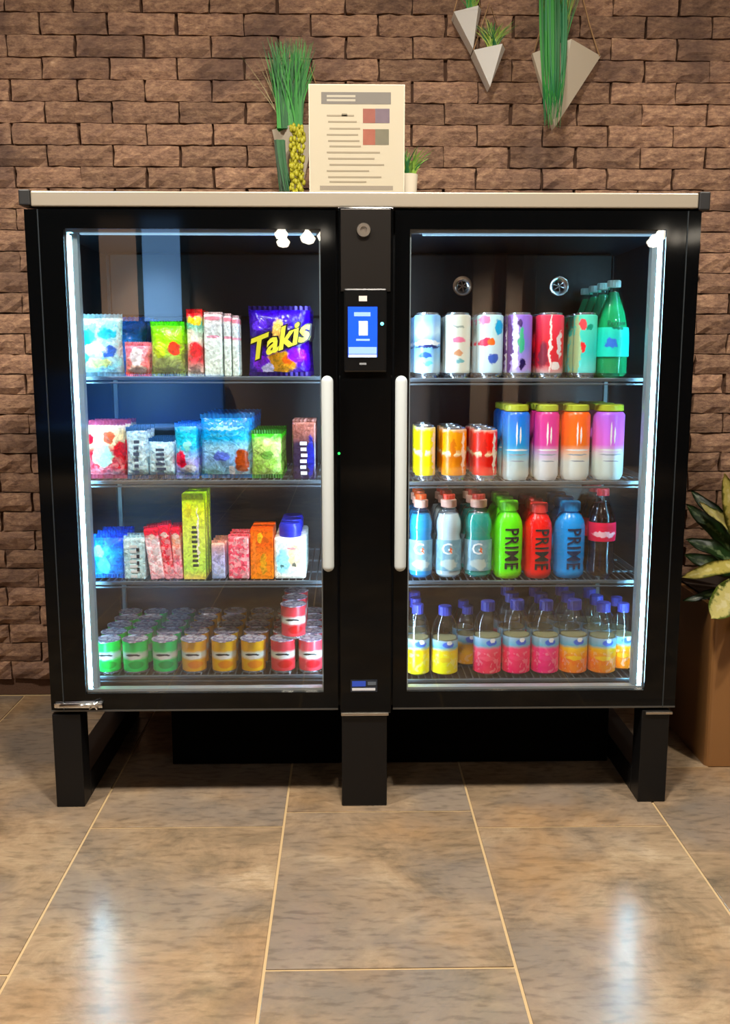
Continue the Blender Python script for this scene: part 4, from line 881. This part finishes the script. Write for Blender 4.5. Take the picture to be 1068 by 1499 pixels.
# big hanging planter upper right
def planter_pt(px, py): p = at(px, py, WALLY-.012); return Vector((p.x, WALLY-.012, p.z))
o = planter_pt(828, 70); t = empty('wall_planter', o); tag(t, 'large cream geometric wall planter with long grass, upper right of wall', 'planter')
tri_pot(t, rel(779, 78, .745, o), rel(836, 57, .64, o), rel(879, 82, .74, o), rel(812, 186, .72, o), POT)
blades(t, rel(812, 90, .70, o), 110, .30, .07, [GR1, GR2, GR3], 1, droop=0, ymax=-.004, brad=.03)
# grass hanging down in front
bm_seed = 5
for mm, sd in ((GR2, 3), (GR1, 4), (pm('blue green grass', '2c7a4c', .5), 8)):
    rr = random.Random(sd); bm = bmesh.new()
    for k in range(26):
        x0 = rr.uniform(790, 829); p = [Vector(rel(x0, rr.uniform(-20, 55), .67, o)), Vector(rel(x0+rr.uniform(-3, 3), 105, .622, o)), Vector(rel(808+(x0-808)*.55+rr.uniform(-4, 4), rr.uniform(140, 188), .63, o))]
        prev = None
        for s in range(9):
            u = s/8; q = p[0]*(1-u)**2+p[1]*2*u*(1-u)+p[2]*u*u; ww = .0030*(1-u*.8); a = bm.verts.new(q+Vector((-ww, 0, 0))); b = bm.verts.new(q+Vector((ww, .001, 0)))
            if prev: bm.faces.new((prev[0], prev[1], b, a))
            prev = (a, b)
    tag(fin('trailing_grass', bm, mm, t), kind='stuff')
bm = bmesh.new(); tube(bm, [rel(877, 82, .735, o), rel(862, 35, .76, o), rel(846, -30, .77, o), rel(838, -60, .77, o)], .0022, 6); tube(bm, [rel(781, 78, .745, o), rel(800, 10, .76, o), rel(838, -60, .77, o)], .0022, 6); fin('rope', bm, ROPE, t, True)
# small ones
def small_planter(cx, A, B, Cc, tip, lab, seed, spiky, gm):
    o = planter_pt(*cx); t = empty('wall_planter', o); tag(t, lab, 'planter')
    tri_pot(t, rel(*A, .70, o), rel(*B, .655, o), rel(*Cc, .745, o), rel(*tip, .71, o), POTW)
    base = rel((A[0]+B[0])/2+6, (A[1]+B[1])/2+4, .70, o)
    if spiky: blades(t, base, 70, .085, .075, gm, seed, droop=.1, w_=.0032, name='succulent_leaves', ymax=-.004, brad=.014)
    else: blades(t, base, 40, .07, .05, gm, seed, name='grass_blades', ymax=-.004, brad=.012)
    bm = bmesh.new(); tube(bm, [rel(*A, .702, o), rel((A[0]+Cc[0])/2, A[1]-70, .772, o), rel(*Cc, .744, o)], .0018, 6); fin('rope', bm, ROPE, t, True)
small_planter((717, 72), (693, 73), (735, 64), (739, 72), (717, 127), 'small white geometric wall planter with spiky succulent', 2, True, [pm('succulent green', '6f9a35', .5), pm('succulent light', '9ab04a', .5), GR2])
small_planter((687, 14), (664, 17), (700, 8), (704, 14), (692, 72), 'small white geometric wall planter cut by the top edge', 3, False, [GR3, GR1])
# hanging planter left of the sign
o = planter_pt(425, 200); t = empty('wall_planter', o); tag(t, 'wall planter with upright green grass and yellow trailing succulent beside the sign', 'planter')
tri_pot(t, rel(398, 190, .74, o), rel(425, 183, .66, o), rel(462, 182, .74, o), rel(430, 330, .72, o), POT)
blades(t, rel(424, 190, .69, o), 330, .235, .062, [pm('bright grass', '3d9c3c', .5), GR1, GR2], 11, ymax=-.004, brad=.034, w_=.0034)
blades(t, rel(414, 188, .69, o), 10, .22, .12, [pm('pale stalks', 'a8a070', .6)], 12, ymax=-.004, brad=.01, w_=.0015, lean=(-.03, 0))
YG = pm('yellow green succulent', 'b4b02a', .5); bm = bmesh.new(); rr = random.Random(3)
for k in range(150):
    u = k/150; x = rr.uniform(-.5, .5); c = Vector(rel(435+x*20, 184+u*110, .625, o))+Vector((0, rr.uniform(-.01, .01), 0))
    r_ = bmesh.ops.create_icosphere(bm, subdivisions=1, radius=rr.uniform(.006, .0085)); bmesh.ops.scale(bm, verts=r_['verts'], vec=(.8, .8, 1.3)); bmesh.ops.translate(bm, verts=r_['verts'], vec=c)
tag(fin('trailing_succulent', bm, YG, t, True), kind='stuff')
bm = bmesh.new(); tube(bm, [rel(462, 182, .74, o), rel(463, 125, .755, o), rel(453, 98, .765, o), rel(446, 108, .765, o), rel(425, 160, .75, o), rel(400, 190, .742, o)], .0022, 6); fin('rope', bm, ROPE, t, True)
blades(t, rel(409, 205, .65, o), 60, -.20, .02, [GR2, pm('deep green', '25452a', .5)], 15, brad=.012, w_=.004, lean=(.02, 0), name='trailing_grass')
# small pot right of sign
o = Vector((at(598, 262, .20).x, .20, 1.4412)); t = empty('potted_succulent', o); tag(t, 'small pot with spiky green plant behind the sign on the cooler', 'plant')
ph = at(604, 256, .20).z-1.4412
lathe('pot', [(0, 0), (.017, 0), (.022, max(.02, ph)), (.019, max(.02, ph)), (.018, ph*.8), (0, ph*.8)], POT, t)
blades(t, (0, 0, ph*.8), 60, .085, .075, [pm('spiky green', '5f8a34', .5), GR3, GR2], 21, droop=.15, w_=.0035, name='spiky_leaves', brad=.012)

# planter with big leaves, right
PX = .955; o = Vector((1.13, .40, 0)); t = empty('floor_planter', o)
tag(t, 'square tan floor planter with large cream and green leaves right of the cooler', 'planter')
TAN = pm('tan glazed planter', '94683c', .35, var=.25, bscale=5)
bm = bmesh.new(); x0, x1, y0, y1 = PX-o.x, PX-o.x+.36, .20-o.y, .56-o.y
bx(bm, x0, x1, y0, y1, 0, .44)
es = [e for e in bm.edges if abs(e.verts[0].co.x-e.verts[1].co.x) < 1e-5 and abs(e.verts[0].co.y-e.verts[1].co.y) < 1e-5]
bmesh.ops.bevel(bm, geom=es, offset=.016, segments=4, profile=.5, affect='EDGES')
for v in bm.verts:
    if v.co.z > .2: v.co.x += -.004 if v.co.x < 0 else .004
fin('planter_box', bm, TAN, t)
box('soil', x0+.012, x1-.012, y0+.012, y1-.012, .438, .446, SOIL, t)
def leafmat(nm, edge, mid, rib):
    m, N, L, b = newmat(nm); tc = N.new('ShaderNodeTexCoord'); uv = N.new('ShaderNodeSeparateXYZ'); at_ = N.new('ShaderNodeAttribute'); at_.attribute_name = 'lf'
    L.new(at_.outputs['Vector'], uv.inputs[0])
    n = N.new('ShaderNodeTexNoise'); n.inputs['Scale'].default_value = 60; n.inputs['Detail'].default_value = 4; L.new(tc.outputs['Object'], n.inputs[0])
    a = N.new('ShaderNodeMath'); a.operation = 'ABSOLUTE'; L.new(uv.outputs[0], a.inputs[0])
    s = N.new('ShaderNodeMath'); s.operation = 'MULTIPLY_ADD'; L.new(n.outputs[0], s.inputs[0]); s.inputs[1].default_value = 1.8; s.inputs[2].default_value = -.85
    d = N.new('ShaderNodeMath'); L.new(a.outputs[0], d.inputs[0]); L.new(s.outputs[0], d.inputs[1])
    c = N.new('ShaderNodeValToRGB'); e = c.color_ramp.elements; e.new(.5); e.new(.5)
    for k, (q, cc) in enumerate([(0, rib), (.3, mid), (.65, mid), (.95, edge)]): e[k].position = q; e[k].color = lin(cc)
    L.new(d.outputs[0], c.inputs[0]); L.new(c.outputs[0], b.inputs['Base Color']); b.inputs['Roughness'].default_value = .38
    return m
LFC = leafmat('cream variegated leaf', '5a6e20', 'dcd488', 'e8e2b0'); LFY = leafmat('yellow variegated leaf', '7a7c28', 'cfc468', 'e4dc9c'); LFG = leafmat('dark green leaf', '12260f', '1f3f18', '6e8458')
def leaf(base, tip, wid, m, nrm, curl=.12, cup=.18):
    B, T = Vector(base), Vector(tip); ax = T-B; ln = ax.length; ax.normalize(); n = Vector(nrm); n = (n-ax*n.dot(ax)).normalized(); sd = ax.cross(n)
    bm = bmesh.new(); lay = bm.verts.layers.float_vector.new('lf'); nl, nw = 12, 6; g = {}
    for i in range(nl+1):
        u = i/nl; wv = wid*(1.95*u**.62*(1-u)**.72 if 0 < u < 1 else .02)
        for j in range(nw+1):
            v = j/nw*2-1; q = B+ax*ln*u+sd*wv*v+n*(curl*ln*math.sin(PI*u)-cup*wv*(1-v*v)+.004*math.sin(u*14)*abs(v))
            vv = bm.verts.new(q); vv[lay] = (v, u, 0); g[i, j] = vv
    for i in range(nl):
        for j in range(nw): bm.faces.new((g[i, j], g[i+1, j], g[i+1, j+1], g[i, j+1]))
    bmesh.ops.solidify(bm, geom=bm.faces[:], thickness=.0012)
    return fin('leaf', bm, m, t, True)
cen = (0.0, 0.02, .62)
L_ = lambda px, py, Y: rel(px, py, Y, o)
leaf(L_(1095, 822, .24), L_(997, 846, .16), .026, LFY, (.1, -.75, .6), .04)
leaf(L_(1085, 850, .22), L_(1040, 906, .12), .050, LFC, (-.25, -1, .35), .03)
leaf(L_(1082, 800, .3), L_(1060, 692, .26), .030, LFY, (-.4, -1, .1), .08)
leaf(L_(1080, 820, .32), L_(1003, 738, .34), .034, LFG, (-.2, -.8, .7), .10)
leaf(L_(1080, 800, .34), L_(1010, 718, .42), .030, LFG, (.0, -.9, .6), .10)
leaf(L_(1082, 830, .28), L_(1003, 790, .30), .036, LFG, (-.1, -.7, .8), .12)
leaf(L_(1090, 845, .26), L_(1000, 812, .27), .030, LFG, (-.1, -.9, .5), .06)
leaf(L_(1092, 790, .3), L_(1022, 735, .28), .020, LFC, (.2, -1, .4), .04)
leaf(L_(1090, 880, .24), L_(1078, 950, .14), .035, LFG, (-.2, -1, .2), .02)
leaf(L_(1085, 860, .30), L_(998, 880, .28), .018, LFG, (0, -.8, .7), .02)
leaf(L_(1110, 800, .3), L_(1150, 690, .3), .04, LFC, (0, -1, .3), .08)
leaf(L_(1110, 830, .3), L_(1190, 800, .2), .045, LFC, (.1, -.9, .5), .08)
leaf(L_(1105, 800, .4), L_(1110, 660, .5), .045, LFG, (0, -1, .3), .08)
leaf(L_(1105, 850, .26), L_(1140, 920, .15), .045, LFC, (.2, -1, .3), .03)
leaf(L_(1100, 820, .4), L_(1180, 720, .5), .045, LFG, (0, -1, .5), .08)
for k, (px, py, Y) in enumerate(((1095, 822, .24), (1085, 850, .22), (1082, 800, .3), (1080, 820, .32), (1092, 790, .3), (1110, 800, .3), (1105, 850, .26), (1100, 820, .4))):
    e_ = Vector(L_(px, py, Y)); b0 = Vector((-.0+.02*math.cos(k), .0+.02*math.sin(k), .445)); bm = bmesh.new()
    tube(bm, [b0, b0.lerp(e_, .5)+Vector((0, 0, .03)), e_], .005, 6); fin('stem', bm, pm('green stem', '4a6628', .5), t, True)
